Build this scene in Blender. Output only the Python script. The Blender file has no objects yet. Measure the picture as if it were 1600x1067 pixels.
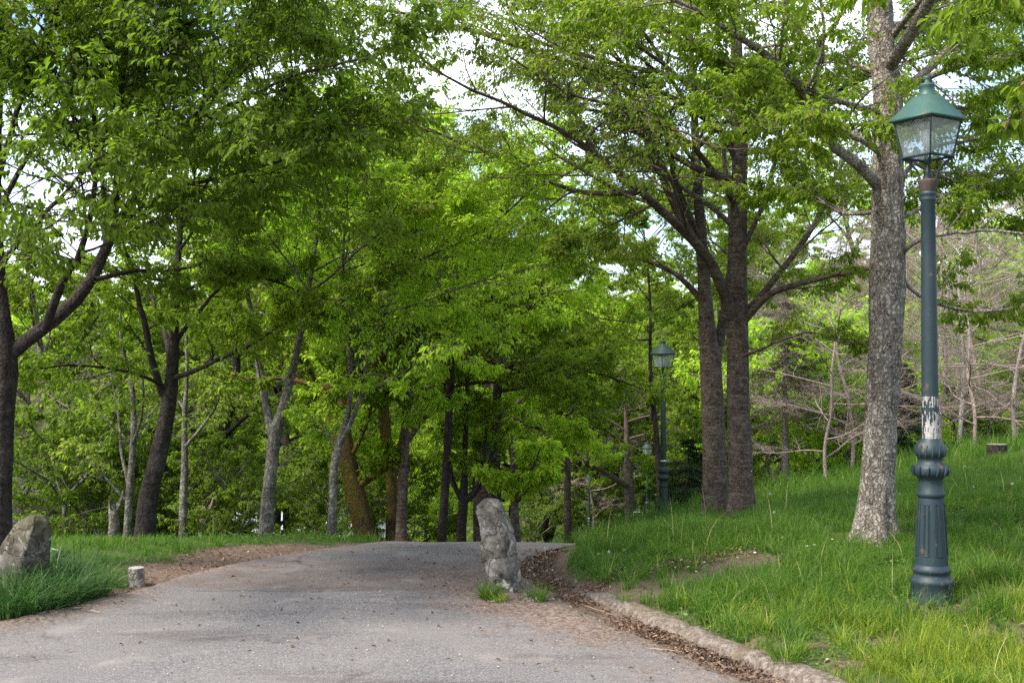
import bpy, bmesh, math, random
import numpy as np
from mathutils import Vector, Matrix

# ------------------------------------------------------------------ camera
scene = bpy.context.scene
C = scene.collection
FPX, CX, CY, HOR = 1800.0, 800.0, 533.5, 580.0
EYE = 1.70
PITCH = math.atan((HOR - CY) / FPX)
cam_d = bpy.data.cameras.new('camera')
cam = bpy.data.objects.new('camera', cam_d)
C.objects.link(cam)
cam_d.sensor_width = 36.0
cam_d.lens = 36.0 * FPX / 1600.0
cam_d.clip_start = 0.1
cam_d.clip_end = 3000
cam.location = (0, 0, EYE)
cam.rotation_euler = (math.radians(90) + PITCH, 0, 0)
scene.camera = cam
cam_d.dof.use_dof = True
cam_d.dof.focus_distance = 13.0
cam_d.dof.aperture_fstop = 11.0

# ------------------------------------------------------------------ world, sun, exposure
SUN_AZ = math.radians(236)      # compass style, clockwise from +Y: from the left, a little behind the camera
SUN_EL = math.radians(53)
world = bpy.data.worlds.new('World')
scene.world = world
world.use_nodes = True
wn, wl = world.node_tree.nodes, world.node_tree.links
wn.clear()
w_out = wn.new('ShaderNodeOutputWorld')
w_bg = wn.new('ShaderNodeBackground')
w_bg.inputs['Strength'].default_value = 0.15
sky = wn.new('ShaderNodeTexSky')
sky.sky_type = 'NISHITA'
sky.sun_disc = False
sky.sun_elevation = SUN_EL
sky.sun_rotation = SUN_AZ
sky.dust_density = 2.0
sky.air_density = 1.0
w_tc = wn.new('ShaderNodeTexCoord')
w_map = wn.new('ShaderNodeMapping'); w_map.inputs['Scale'].default_value = (1, 1, 2.6)
w_noise = wn.new('ShaderNodeTexNoise'); w_noise.inputs['Scale'].default_value = 2.3
w_noise.inputs['Detail'].default_value = 6
w_ramp = wn.new('ShaderNodeValToRGB')
w_ramp.color_ramp.elements[0].position = 0.46
w_ramp.color_ramp.elements[0].color = (0.0, 0.0, 0.0, 1)
w_ramp.color_ramp.elements[1].position = 0.69
w_ramp.color_ramp.elements[1].color = (1, 1, 1, 1)
w_mix = wn.new('ShaderNodeMixRGB')
w_mix.inputs['Color2'].default_value = (7.8, 8.0, 8.8, 1)
wl.new(w_tc.outputs['Generated'], w_map.inputs['Vector'])
wl.new(w_map.outputs['Vector'], w_noise.inputs['Vector'])
wl.new(w_noise.outputs['Fac'], w_ramp.inputs['Fac'])
wl.new(w_ramp.outputs['Color'], w_mix.inputs['Fac'])
wl.new(sky.outputs['Color'], w_mix.inputs['Color1'])
wl.new(w_mix.outputs['Color'], w_bg.inputs['Color'])
wl.new(w_bg.outputs['Background'], w_out.inputs['Surface'])

sun_d = bpy.data.lights.new('sun', 'SUN')
sun = bpy.data.objects.new('sun', sun_d)
C.objects.link(sun)
sun_d.energy = 3.0
sun_d.angle = math.radians(9)
sun_d.color = (1.0, 0.94, 0.84)
_sd = Vector((math.sin(SUN_AZ) * math.cos(SUN_EL), math.cos(SUN_AZ) * math.cos(SUN_EL), math.sin(SUN_EL)))
sun.rotation_euler = _sd.to_track_quat('Z', 'Y').to_euler()

scene.view_settings.view_transform = 'Standard'
scene.view_settings.look = 'None'
scene.view_settings.exposure = 1.28
scene.view_settings.gamma = 1.0
cy = scene.cycles
cy.max_bounces = 10
cy.diffuse_bounces = 6
cy.glossy_bounces = 2
cy.transmission_bounces = 8
cy.transparent_max_bounces = 8
cy.use_denoising = False
cy.use_adaptive_sampling = True
cy.adaptive_threshold = 0.004
cy.sample_clamp_indirect = 10.0

# ------------------------------------------------------------------ small maths
RNG = np.random.default_rng(11)
_T = np.random.default_rng(5).random((64, 64, 64)).astype(np.float32)

def vnoise(p):
    """value noise, p (...,3) -> 0..1"""
    p = np.asarray(p, float)
    i = np.floor(p).astype(int); f = p - i; f = f * f * (3 - 2 * f)
    out = 0
    for dx in (0, 1):
        for dy in (0, 1):
            for dz in (0, 1):
                w = (f[..., 0] if dx else 1 - f[..., 0]) * (f[..., 1] if dy else 1 - f[..., 1]) * (f[..., 2] if dz else 1 - f[..., 2])
                out = out + w * _T[(i[..., 0] + dx) & 63, (i[..., 1] + dy) & 63, (i[..., 2] + dz) & 63]
    return out

def fbm(p, o=4):
    p = np.asarray(p, float); s = 0; a = 0.5; n = 0
    for k in range(o):
        s = s + a * vnoise(p * 2 ** k + 17.3 * k); n += a; a *= 0.5
    return s / n

def n2(X, Y, sc, seed=0.0, o=3):
    X, Y = np.broadcast_arrays(np.asarray(X, float), np.asarray(Y, float))
    return fbm(np.stack([X * sc + seed, Y * sc + seed * 1.7, np.full(X.shape, seed * 0.37)], -1), o)

def sst(x, a, b):
    t = np.clip((np.asarray(x, float) - a) / (b - a), 0, 1)
    return t * t * (3 - 2 * t)

def softp(x, w):
    x = np.asarray(x, float)
    return w * np.logaddexp(0, x / w)

def nrm(v):
    return v / np.maximum(np.linalg.norm(v, axis=-1, keepdims=True), 1e-9)

def ray(x, y):
    """unit-depth direction through picture position (1600 wide)"""
    a, b = (x - CX) / FPX, -(y - CY) / FPX
    c, s = math.cos(PITCH), math.sin(PITCH)
    return Vector((a, c - b * s, s + b * c))

def W(x, y, d):
    v = ray(x, y)
    return np.array((v.x * d, v.y * d, EYE + v.z * d))

# ------------------------------------------------------------------ the lie of the land
def curve(pts, sm=0.5):
    ys = np.arange(-30, 110, 0.05)
    a = np.array(pts, float)
    x = np.interp(ys, a[:, 0], a[:, 1])
    n = int(sm / 0.05) | 1
    k = np.hanning(n + 2)[1:-1]; k /= k.sum()
    xs = np.convolve(np.pad(x, n // 2, mode='edge'), k, 'valid')
    return lambda Y: np.interp(Y, ys, xs)

kx = curve([(-30, 12), (0, 4.0), (2, 3.25), (4, 2.5), (6.35, 1.60), (7.2, 1.19), (8.16, .80), (8.8, .60), (9.4, .46), (10, .36), (10.8, .40), (11.6, .62), (13, 1.0), (16, 1.1), (23, 1.0), (40, 1.2), (62, 1.0), (110, 1)], 0.7)
lx = curve([(-30, -4.6), (4, -4.2), (7.75, -3.50), (8.27, -3.12), (8.87, -2.84), (9.56, -2.68), (10.27, -2.28), (10.93, -1.82), (11.4, -1.5), (13, -1.2), (16, -1.5), (30, -1.9), (62, -2.2), (110, -2)], 0.6)
rx = curve([(-30, 11.5), (0, 3.62), (2, 2.88), (4, 2.14), (6.35, 1.26), (7.2, .87), (8.16, .46), (8.8, .22), (9.4, .10), (10, .06), (10.8, .18), (11.6, .55), (13, .92), (16, 1.0), (23, .9), (40, 1.1), (62, .9), (110, .9)], 0.7)   # right edge of the asphalt

def base(Y):
    return -0.165 * (softp(np.asarray(Y, float) - 11.5, .4) - softp(np.asarray(Y, float) - 78, 5))

def bank(Y):
    return np.interp(Y, [-30, 7, 9, 11, 13, 17, 25, 110], [.025, .018, .025, .048, .112, .205, .275, .275])

def H(X, Y):
    X = np.asarray(X, float); Y = np.asarray(Y, float)
    z = base(Y)
    dR = np.maximum(0, X - kx(Y)); dL = np.maximum(0, lx(Y) - X)
    z = z + bank(Y) * 30 * (1 - np.exp(-dR / 30)) + .075 * sst(dR, 0, .3) * sst(Y, 5, 6)
    z = z + .07 * sst(dL, .1, .9) - .13 * sst(dL, .8, 2.2) * sst(Y, 11.3, 13)
    z = z - 2.9 * sst(dL, 1.8, 9) * sst(Y, 14, 30)
    # leaf filled hollow beside the asphalt edge
    z = z - .10 * np.exp(-(((X - .33) / .22) ** 2 + ((Y - 10.3) / .75) ** 2))
    z = z - .03 * sst(X, rx(Y) - .02, rx(Y) + .1) * sst(kx(Y) - X, 0, .1)
    z = z + (n2(X, Y, .9, 3.1) - .5) * .10 * sst(dR + dL, .2, 2.0)
    z = z + (n2(X, Y, .16, 8.0) - .5) * .9 * sst(dR + dL, 2.0, 12.0)
    z = z + (n2(X, Y, 9.0, 5.0, 2) - .5) * .018 * sst(dR + dL, .02, .3)
    return z

def Hs(X, Y):
    return float(H(np.array([X]), np.array([Y]))[0])

def GP(x, y):
    """the place on the land seen at a picture position"""
    v = ray(x, y)
    d = np.arange(3, 140, .02)
    P = np.array((0, 0, EYE)) + np.array(v)[None] * d[:, None]
    hit = np.nonzero(P[:, 2] <= H(P[:, 0], P[:, 1]))[0]
    k = hit[0] if len(hit) else -1
    return P[k]

def base_at(x, d):
    X = (x - CX) / FPX * d
    return np.array((X, d, Hs(X, d)))

# ------------------------------------------------------------------ object helpers
def tag(o, label=None, cat=None, group=None, kind=None):
    if label: o['label'] = label
    if cat: o['category'] = cat
    if group: o['group'] = group
    if kind: o['kind'] = kind
    return o

def empty(name, loc=(0, 0, 0), label=None, cat=None, group=None):
    o = bpy.data.objects.new(name, None)
    o.empty_display_size = 0.2
    C.objects.link(o); o.location = [float(c) for c in loc]
    return tag(o, label, cat, group)

def mesh_obj(name, verts, faces, mat, parent=None, smooth=False):
    """verts (N,3); faces: list of lists, or an int array (M,k)"""
    me = bpy.data.meshes.new(name)
    verts = np.asarray(verts, np.float32)
    if isinstance(faces, np.ndarray):
        faces = [faces]
    if len(faces) and isinstance(faces[0], np.ndarray):
        me.vertices.add(len(verts)); me.vertices.foreach_set('co', verts.ravel())
        tot = sum(f.size for f in faces); npoly = sum(len(f) for f in faces)
        me.loops.add(tot); me.polygons.add(npoly)
        me.loops.foreach_set('vertex_index', np.concatenate([f.ravel() for f in faces]).astype(np.int32))
        cnt = np.concatenate([np.full(len(f), f.shape[1]) for f in faces])
        st = np.concatenate([[0], np.cumsum(cnt)[:-1]]).astype(np.int32)
        me.polygons.foreach_set('loop_start', st)
        me.update(calc_edges=True); me.validate()
    else:
        me.from_pydata(verts.tolist(), [], faces); me.update()
    if smooth:
        me.polygons.foreach_set('use_smooth', np.ones(len(me.polygons), bool))
    if mat is not None: me.materials.append(mat)
    o = bpy.data.objects.new(name, me)
    C.objects.link(o)
    if parent: o.parent = parent
    return o

class MB:
    """collects shapes for ONE mesh"""
    def __init__(s): s.v = []; s.f = {}; s.n = 0
    def add(s, v, f):
        v = np.asarray(v, float).reshape(-1, 3); f = np.asarray(f, int)
        s.v.append(v); s.f.setdefault(f.shape[1], []).append(f + s.n); s.n += len(v)
    def build(s, name, mat, parent=None, smooth=False):
        return mesh_obj(name, np.concatenate(s.v), [np.concatenate(f) for f in s.f.values()], mat, parent, smooth)

def tubes(P, R, S=6, cap=False, twist=0.0):
    """P (N,K,3) polylines, R (N,K) -> verts, quads"""
    P = np.asarray(P, float); R = np.asarray(R, float)
    N, K, _ = P.shape
    T = np.empty_like(P)
    T[:, 1:-1] = P[:, 2:] - P[:, :-2]; T[:, 0] = P[:, 1] - P[:, 0]; T[:, -1] = P[:, -1] - P[:, -2]
    T = nrm(T)
    mean = nrm(P[:, -1] - P[:, 0])
    ref = np.where(np.abs(mean[:, 2:3]) < .8, np.array([[0, 0, 1.]]), np.array([[1., 0, 0]]))
    ref = np.repeat(ref[:, None], K, 1)
    A = nrm(np.cross(T, ref)); B = np.cross(T, A)
    a = np.arange(S) * 2 * math.pi / S + twist
    V = P[:, :, None] + R[:, :, None, None] * (np.cos(a)[None, None, :, None] * A[:, :, None] + np.sin(a)[None, None, :, None] * B[:, :, None])
    idx = np.arange(N * K * S).reshape(N, K, S)
    q = np.stack([idx[:, :-1], np.roll(idx[:, :-1], -1, 2), np.roll(idx[:, 1:], -1, 2), idx[:, 1:]], -1).reshape(-1, 4)
    return V.reshape(-1, 3), q

def lathe(prof, S=32):
    """prof [(r,z)] -> verts, quads about z"""
    a = np.arange(S) * 2 * math.pi / S
    pr = np.array(prof, float)
    V = np.stack([pr[:, 0, None] * np.cos(a), pr[:, 0, None] * np.sin(a), np.repeat(pr[:, 1, None], S, 1)], -1)
    idx = np.arange(len(pr) * S).reshape(len(pr), S)
    q = np.stack([idx[:-1], np.roll(idx[:-1], -1, 1), np.roll(idx[1:], -1, 1), idx[1:]], -1).reshape(-1, 4)
    return V.reshape(-1, 3), q

def box(c, s, rot=None):
    v = np.array([(x, y, z) for x in (-.5, .5) for y in (-.5, .5) for z in (-.5, .5)]) * np.array(s)
    if rot is not None: v = v @ np.array(rot).T
    f = [(0, 1, 3, 2), (4, 6, 7, 5), (0, 4, 5, 1), (2, 3, 7, 6), (0, 2, 6, 4), (1, 5, 7, 3)]
    return v + np.array(c), np.array(f)

def bar(a, b, w):
    """square bar from a to b"""
    return tubes(np.array([[a, b]], float), np.full((1, 2), w * .707), 4, twist=math.pi / 4)

# ------------------------------------------------------------------ materials
def new_mat(name):
    m = bpy.data.materials.new(name); m.use_nodes = True
    nt = m.node_tree; nt.nodes.clear()
    out = nt.nodes.new('ShaderNodeOutputMaterial')
    return m, nt, out

def N(nt, t, **kw):
    n = nt.nodes.new(t)
    for k, v in kw.items():
        if k in n.inputs: n.inputs[k].default_value = v
        else: setattr(n, k, v)
    return n

def ramp(nt, src, stops):
    r = nt.nodes.new('ShaderNodeValToRGB')
    e = r.color_ramp.elements
    while len(e) < len(stops): e.new(0.5)
    for k, (p, c) in enumerate(stops):
        e[k].position = p
        e[k].color = (c, c, c, 1) if isinstance(c, (int, float)) else (*c, 1)
    nt.links.new(src, r.inputs['Fac'])
    return r.outputs['Color']

def mixc(nt, fac, a, b, mode='MIX'):
    m = nt.nodes.new('ShaderNodeMixRGB'); m.blend_type = mode
    for s, k in ((fac, 'Fac'), (a, 'Color1'), (b, 'Color2')):
        if isinstance(s, (int, float)): m.inputs[k].default_value = s if k == 'Fac' else (s, s, s, 1)
        elif isinstance(s, tuple): m.inputs[k].default_value = (*s, 1)
        else: nt.links.new(s, m.inputs[k])
    return m.outputs['Color']

def noise(nt, vec, scale, detail=4, rough=.55, dist=0.0):
    n = N(nt, 'ShaderNodeTexNoise', Scale=scale, Detail=detail, Roughness=rough, Distortion=dist)
    if vec is not None: nt.links.new(vec, n.inputs['Vector'])
    return n.outputs['Fac']

def mapped(nt, scale, which='Object'):
    tc = nt.nodes.new('ShaderNodeTexCoord'); mp = nt.nodes.new('ShaderNodeMapping')
    mp.inputs['Scale'].default_value = scale
    nt.links.new(tc.outputs[which], mp.inputs['Vector'])
    return mp.outputs['Vector']

def finish(nt, out, col, rough=.85, bump=None, bstr=.4, bdist=.01, metallic=0.0, spec=.3):
    p = N(nt, 'ShaderNodeBsdfPrincipled')
    p.inputs['Roughness'].default_value = rough
    p.inputs['Metallic'].default_value = metallic
    p.inputs['Specular IOR Level'].default_value = spec
    if isinstance(col, tuple): p.inputs['Base Color'].default_value = (*col, 1)
    else: nt.links.new(col, p.inputs['Base Color'])
    if bump is not None:
        b = N(nt, 'ShaderNodeBump', Strength=bstr, Distance=bdist)
        nt.links.new(bump, b.inputs['Height']); nt.links.new(b.outputs['Normal'], p.inputs['Normal'])
    nt.links.new(p.outputs['BSDF'], out.inputs['Surface'])
    return p

def leaf_mat(name, dark, light, trans, odd=None, tw=.5):
    m, nt, out = new_mat(name)
    g = nt.nodes.new('ShaderNodeNewGeometry')
    r = g.outputs['Random Per Island']
    col = ramp(nt, r, [(0, dark), (.55, tuple((a + b) / 2 for a, b in zip(dark, light))), (.93, light), (1.0, odd or light)])
    n = noise(nt, g.outputs['Position'], .55, 2)
    col = mixc(nt, ramp(nt, n, [(.35, 0.0), (.65, .75)]), col, mixc(nt, 1.0, col, (1.16, 1.05, .8), 'MULTIPLY'))
    tcol = mixc(nt, .5, trans, mixc(nt, 1.0, col, (2.2, 2.7, 2.0), 'MULTIPLY'))
    d = N(nt, 'ShaderNodeBsdfPrincipled', Roughness=.58)
    d.inputs['Specular IOR Level'].default_value = .22
    nt.links.new(col, d.inputs['Base Color'])
    t = N(nt, 'ShaderNodeBsdfTranslucent'); nt.links.new(tcol, t.inputs['Color'])
    mx = N(nt, 'ShaderNodeMixShader', Fac=tw)
    nt.links.new(d.outputs['BSDF'], mx.inputs[1]); nt.links.new(t.outputs['BSDF'], mx.inputs[2])
    nt.links.new(mx.outputs['Shader'], out.inputs['Surface'])
    return m

LEAF_MID = leaf_mat('leaf_cherry_green', (.078, .128, .009), (.165, .235, .015), (.31, .46, .02), odd=(.20, .15, .05), tw=.48)
LEAF_DARK = leaf_mat('leaf_deep_shaded_green', (.056, .098, .007), (.118, .176, .012), (.22, .34, .015), tw=.45)  # deep green leaves; on the left edge cherry the colour stands in for shade
LEAF_BRIGHT = leaf_mat('leaf_fresh_lit_green', (.19, .285, .026), (.345, .455, .042), (.52, .74, .05), odd=(.32, .27, .06), tw=.54)  # yellow-green, raised so shaded central crowns look sunlit: light put into the colour
LEAF_YOUNG = leaf_mat('leaf_olive_green', (.095, .140, .015), (.180, .240, .025), (.32, .44, .03), odd=(.24, .15, .07), tw=.48)
LEAF_NEEDLE = leaf_mat('needle_green', (.018, .045, .018), (.035, .075, .030), (.04, .09, .02), tw=.2)
LEAF_RUST = leaf_mat('needle_rusty', (.06, .075, .022), (.17, .12, .045), (.14, .16, .05), tw=.3)
LEAF_WILLOW = leaf_mat('leaf_willow', (.065, .115, .022), (.12, .18, .03), (.2, .3, .05), tw=.4)
GRASS_M = leaf_mat('grass_blade', (.035, .085, .010), (.095, .180, .020), (.16, .32, .03), odd=(.30, .27, .11), tw=.38)
GRASS_Y = leaf_mat('grass_yellow_green', (.090, .145, .014), (.220, .285, .030), (.36, .46, .04), odd=(.42, .33, .15), tw=.38)
GRASS_B = leaf_mat('strap_leaf_bluegreen', (.022, .064, .018), (.058, .118, .030), (.09, .20, .04), odd=(.30, .28, .14), tw=.32)

def bark_mat(name, dark, mid, pale, lichen=0.0, moss=0.0, ring=0.0, rough_s=1.0, fine=24.0, zs=.5):
    m, nt, out = new_mat(name)
    v1 = mapped(nt, (1, 1, zs)); v2 = mapped(nt, (.35, .35, 3.2)); v3 = mapped(nt, (1, 1, 1))
    a = noise(nt, v1, fine, 7, .72, .8)
    b = noise(nt, v3, 5.5, 5, .6)
    lent = noise(nt, v2, 13, 4, .6)
    vor = N(nt, 'ShaderNodeTexVoronoi', Scale=fine * .95); vor.feature = 'DISTANCE_TO_EDGE'
    dv = nt.nodes.new('ShaderNodeTexNoise'); dv.inputs['Scale'].default_value = 9; dv.inputs['Detail'].default_value = 5; nt.links.new(v3, dv.inputs['Vector'])
    va = N(nt, 'ShaderNodeVectorMath', operation='MULTIPLY_ADD'); nt.links.new(dv.outputs['Color'], va.inputs[0]); va.inputs[1].default_value = (.16, .16, .16); nt.links.new(v1, va.inputs[2])
    nt.links.new(va.outputs[0], vor.inputs['Vector'])
    col = ramp(nt, a, [(.36, dark), (.5, mid), (.64, tuple(x * 1.6 for x in mid))])
    if ring:
        col = mixc(nt, ramp(nt, lent, [(.56, 0.0), (.62, ring)]), col, pale)
    if lichen:
        col = mixc(nt, ramp(nt, b, [(.50, 0.0), (.60, lichen)]), col, pale)
        col = mixc(nt, ramp(nt, noise(nt, v3, 19, 4), [(.56, 0.0), (.66, lichen * .8)]), col, tuple(x * 1.15 for x in pale))
    if moss:
        col = mixc(nt, ramp(nt, noise(nt, v3, 3.2, 4), [(.36, 0.0), (.55, moss)]), col, (.105, .085, .018))
        col = mixc(nt, ramp(nt, noise(nt, v3, 7, 4), [(.5, 0.0), (.62, moss)]), col, (.13, .065, .015))
    crack = ramp(nt, vor.outputs['Distance'], [(0.0, .25), (.2, 1.0)])
    hgt = mixc(nt, .5, mixc(nt, .5, a, lent), crack)
    col = mixc(nt, min(.7, .45 * rough_s), col, mixc(nt, 1.0, col, crack, 'MULTIPLY'))
    finish(nt, out, col, .9, hgt, .95, .03 * rough_s, spec=.2)
    return m

BARK_CHERRY = bark_mat('bark_cherry', (.034, .024, .019), (.082, .058, .048), (.19, .165, .14), lichen=.35, ring=.6, rough_s=.6, fine=20, zs=1.0)
BARK_PALE = bark_mat('bark_pale', (.07, .056, .045), (.25, .21, .172), (.44, .395, .34), lichen=.75, ring=.6, rough_s=1.3, fine=30)
BARK_DARK = bark_mat('bark_dark', (.014, .011, .010), (.036, .028, .023), (.075, .065, .055), lichen=.5, ring=.3, rough_s=.8)
BARK_GREY = bark_mat('bark_grey_lichen', (.05, .045, .038), (.125, .112, .092), (.25, .245, .205), lichen=.8, ring=.3)
BARK_MOSS = bark_mat('bark_mossy', (.030, .022, .012), (.07, .05, .025), (.13, .12, .08), lichen=.2, moss=.95)
BARK_BARE = bark_mat('bark_bare_twigs', (.20, .15, .13), (.37, .285, .25), (.48, .41, .37), lichen=.3)
BARK_BIRCH = bark_mat('bark_white', (.28, .25, .22), (.5, .47, .43), (.62, .6, .56), lichen=.3, ring=.5)

def stone_mat(nm='granite_weathered', k=1.0, moss=.5):
    m, nt, out = new_mat(nm)
    v = mapped(nt, (1, 1, 1))
    a = noise(nt, v, 6, 7, .65); b = noise(nt, v, 38, 5, .7); c = noise(nt, v, 11, 4, .6, .6)
    col = ramp(nt, a, [(.36, (.045 * k, .039 * k, .031 * k)), (.5, (.15 * k, .132 * k, .108 * k)), (.64, (.29 * k, .262 * k, .222 * k))])
    col = mixc(nt, .6, col, ramp(nt, b, [(.35, .28), (.6, .9)]), 'MULTIPLY')
    col = mixc(nt, ramp(nt, c, [(.58, 0.0), (.64, .75)]), col, (.37 * k, .34 * k, .30 * k))
    cv = N(nt, 'ShaderNodeTexVoronoi', Scale=5.5); cv.feature = 'DISTANCE_TO_EDGE'
    dn = nt.nodes.new('ShaderNodeTexNoise'); dn.inputs['Scale'].default_value = 6; dn.inputs['Detail'].default_value = 6; nt.links.new(v, dn.inputs['Vector'])
    va = N(nt, 'ShaderNodeVectorMath', operation='MULTIPLY_ADD'); nt.links.new(dn.outputs['Color'], va.inputs[0]); va.inputs[1].default_value = (.35, .35, .35); nt.links.new(v, va.inputs[2]); nt.links.new(va.outputs[0], cv.inputs['Vector'])
    crk = ramp(nt, cv.outputs['Distance'], [(0.0, .0), (.035, 1.0)])
    col = mixc(nt, .28, col, mixc(nt, 1.0, col, crk, 'MULTIPLY'))
    col = mixc(nt, ramp(nt, noise(nt, v, 4.2, 3), [(.5, 0.0), (.66, moss)]), col, (.085, .078, .032))
    finish(nt, out, col, .92, mixc(nt, .4, mixc(nt, .5, a, b), crk), 1.0, .03, spec=.2)
    return m
STONE_M = stone_mat('granite_weathered', 1.32, .35)
BOULDER_M = stone_mat('granite_mossy', .75, .9)

def paint_mat(name, c, rust=.35, rough=.5):
    m, nt, out = new_mat(name)
    v = mapped(nt, (1, 1, .6))
    a = noise(nt, v, 9, 5, .6); b = noise(nt, v, 34, 5, .7)
    col = mixc(nt, ramp(nt, a, [(.35, 0.0), (.7, .6)]), c, tuple(x * 1.35 + .004 for x in c))
    f = ramp(nt, mixc(nt, .5, a, b), [(.56, 0.0), (.63, rust)])
    col = mixc(nt, f, col, (.13, .075, .045))
    finish(nt, out, col, rough, b, .25, .004, spec=.4)
    return m
PAINT = paint_mat('dark_green_paint', (.012, .026, .032), .75, .55)
PAINT_L = paint_mat('green_enamel', (.028, .078, .064), .45, .5)
PAINT_FAR = paint_mat('bottle_green_paint', (.009, .026, .021), .2, .6)
RUST = paint_mat('rusty_iron', (.055, .040, .034), .7, .85)

def plain(name, c, rough=.8, n_amt=.35, sc=20, spec=.3, bump=.3):
    m, nt, out = new_mat(name)
    v = mapped(nt, (1, 1, 1)); a = noise(nt, v, sc, 5, .6)
    col = mixc(nt, n_amt, c, ramp(nt, a, [(.3, tuple(x * .35 for x in c)), (.7, tuple(min(1, x * 1.6) for x in c))]))
    finish(nt, out, col, rough, a, bump, .01, spec=spec)
    return m
#==PART2==
# ------------------------------------------------------------------ where grass grows (1) and where earth is bare (0)
_patches = [  # centre pixel x,y, length, width, angle
    (1085, 905, 1.0, .33, 42), (1150, 884, .65, .36, 60), (1330, 852, .28, .12, 0), (985, 940, .3, .1, 30), (1255, 1008, .2, .09, 0), (1350, 1036, .22, .09, 0), (1010, 928, .42, .20, 30), (1456, 945, .36, .24, 0),
    (1560, 985, .30, .16, 20), (1290, 868, .3, .09, 20), (1290, 800, .8, .35, 0), (1330, 756, .9, .3, 0), (1590, 1010, .45, .22, 0), (1560, 930, .4, .16, 30), (1400, 1000, .2, .1, 0), (1590, 880, .3, .12, 0), (1180, 1003, .12, .06, 20)]
_pc = [(GP(a, b)[:2], l, w, math.radians(t)) for a, b, l, w, t in _patches]

def dens(X, Y):
    X = np.asarray(X, float); Y = np.asarray(Y, float)
    dR = X - kx(Y); dL = lx(Y) - X
    nn = n2(X, Y, 2.2, 2.0)
    r = sst(dR + (nn - .5) * .38, .07, .17)
    # hollow + earth hump at the end of the kerb
    r = r * (1 - np.exp(-(((X - .75) / .28) ** 2 + ((Y - 8.75) / .42) ** 2)) * .9)
    for (c, l, w, t) in _pc:
        u = (X - c[0]) * math.cos(t) + (Y - c[1]) * math.sin(t); v = -(X - c[0]) * math.sin(t) + (Y - c[1]) * math.cos(t)
        r = r * (1 - .96 * np.exp(-((u / l) ** 2 + (v / w) ** 2) ** 1.5 * (.6 + .8 * nn)))
    wl_ = np.interp(Y, [0, 7.5, 8.2, 9.3, 10.2, 10.9, 11.5, 14, 20], [.05, .08, .13, .24, .60, .66, .34, .22, .2])
    l = sst(dL + (nn - .5) * .5, wl_, wl_ + .22)
    # grass islands inside the bare earth on the left shoulder
    l = np.maximum(l, .8 * sst(n2(X, Y, 1.6, 31.0), .60, .68) * sst(dL, .06, .2) * sst(Y, 9.6, 10.1))
    return np.where(X > (kx(Y) + lx(Y)) / 2, r, l)

def ground_material():
    m, nt, out = new_mat('ground_soil_and_turf')
    g = nt.nodes.new('ShaderNodeNewGeometry'); v = g.outputs['Position']
    at = N(nt, 'ShaderNodeAttribute'); at.attribute_name = 'turf'
    a = noise(nt, v, 26, 6, .7); b = noise(nt, v, 3.1, 4); c = noise(nt, v, 90, 4, .7)
    soil = ramp(nt, a, [(.32, (.050, .032, .023)), (.5, (.115, .078, .057)), (.66, (.205, .150, .112))])
    soil = mixc(nt, ramp(nt, b, [(.4, 0.0), (.7, .5)]), soil, (.155, .115, .085))
    soil = mixc(nt, ramp(nt, c, [(.6, 0.0), (.66, .7)]), soil, (.27, .205, .155))
    turf = ramp(nt, a, [(.3, (.022, .035, .010)), (.6, (.055, .095, .020)), (.75, (.10, .10, .04))])
    col = mixc(nt, at.outputs['Fac'], soil, turf)
    finish(nt, out, col, .95, mixc(nt, .5, a, c), .8, .02, spec=.15)
    return m

def spaced(lo, hi, f0, f1, fine, gro=1.13, mx=8):
    xs = list(np.arange(f0, f1, fine)); s = fine; x = xs[-1]
    while x < hi: s = min(mx, s * gro); x += s; xs.append(x)
    s = fine; x = xs[0]; left = []
    while x > lo: s = min(mx, s * gro); x -= s; left.append(x)
    return np.array(left[::-1] + xs)

def grid_mesh(name, X, Y, Z, mat, mask=None, attr=None):
    r, c = X.shape
    idx = np.arange(r * c).reshape(r, c)
    q = np.stack([idx[:-1, :-1], idx[:-1, 1:], idx[1:, 1:], idx[1:, :-1]], -1)
    if mask is not None: q = q[mask]
    o = mesh_obj(name, np.stack([X, Y, Z], -1).reshape(-1, 3), q.reshape(-1, 4), mat, smooth=True)
    if attr is not None:
        la = o.data.attributes.new('turf', 'FLOAT', 'POINT'); la.data.foreach_set('value', attr.ravel().astype(np.float32))
    return o

def build_ground():
    xs = spaced(-420, 420, -4.6, 6.2, .045, 1.12, 14); ys = spaced(-60, 900, 5.2, 14.5, .055, 1.1, 14)
    X, Y = np.meshgrid(xs, ys)
    Z = H(X, Y)
    # sunk beneath the paving sheets
    Z = Z - .035 * sst(X, lx(Y) + .05, lx(Y) + .12) * sst(rx(Y) + .02 - X, .0, .07)
    Z = np.where(Y > 110, Z + .0, Z)
    g = grid_mesh('ground', X, Y, Z, ground_material(), attr=np.clip(dens(X, Y) * 1.0, 0, 1) * (.75 + .25 * n2(X, Y, 3, 9)))
    tag(g, kind='structure')

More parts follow.
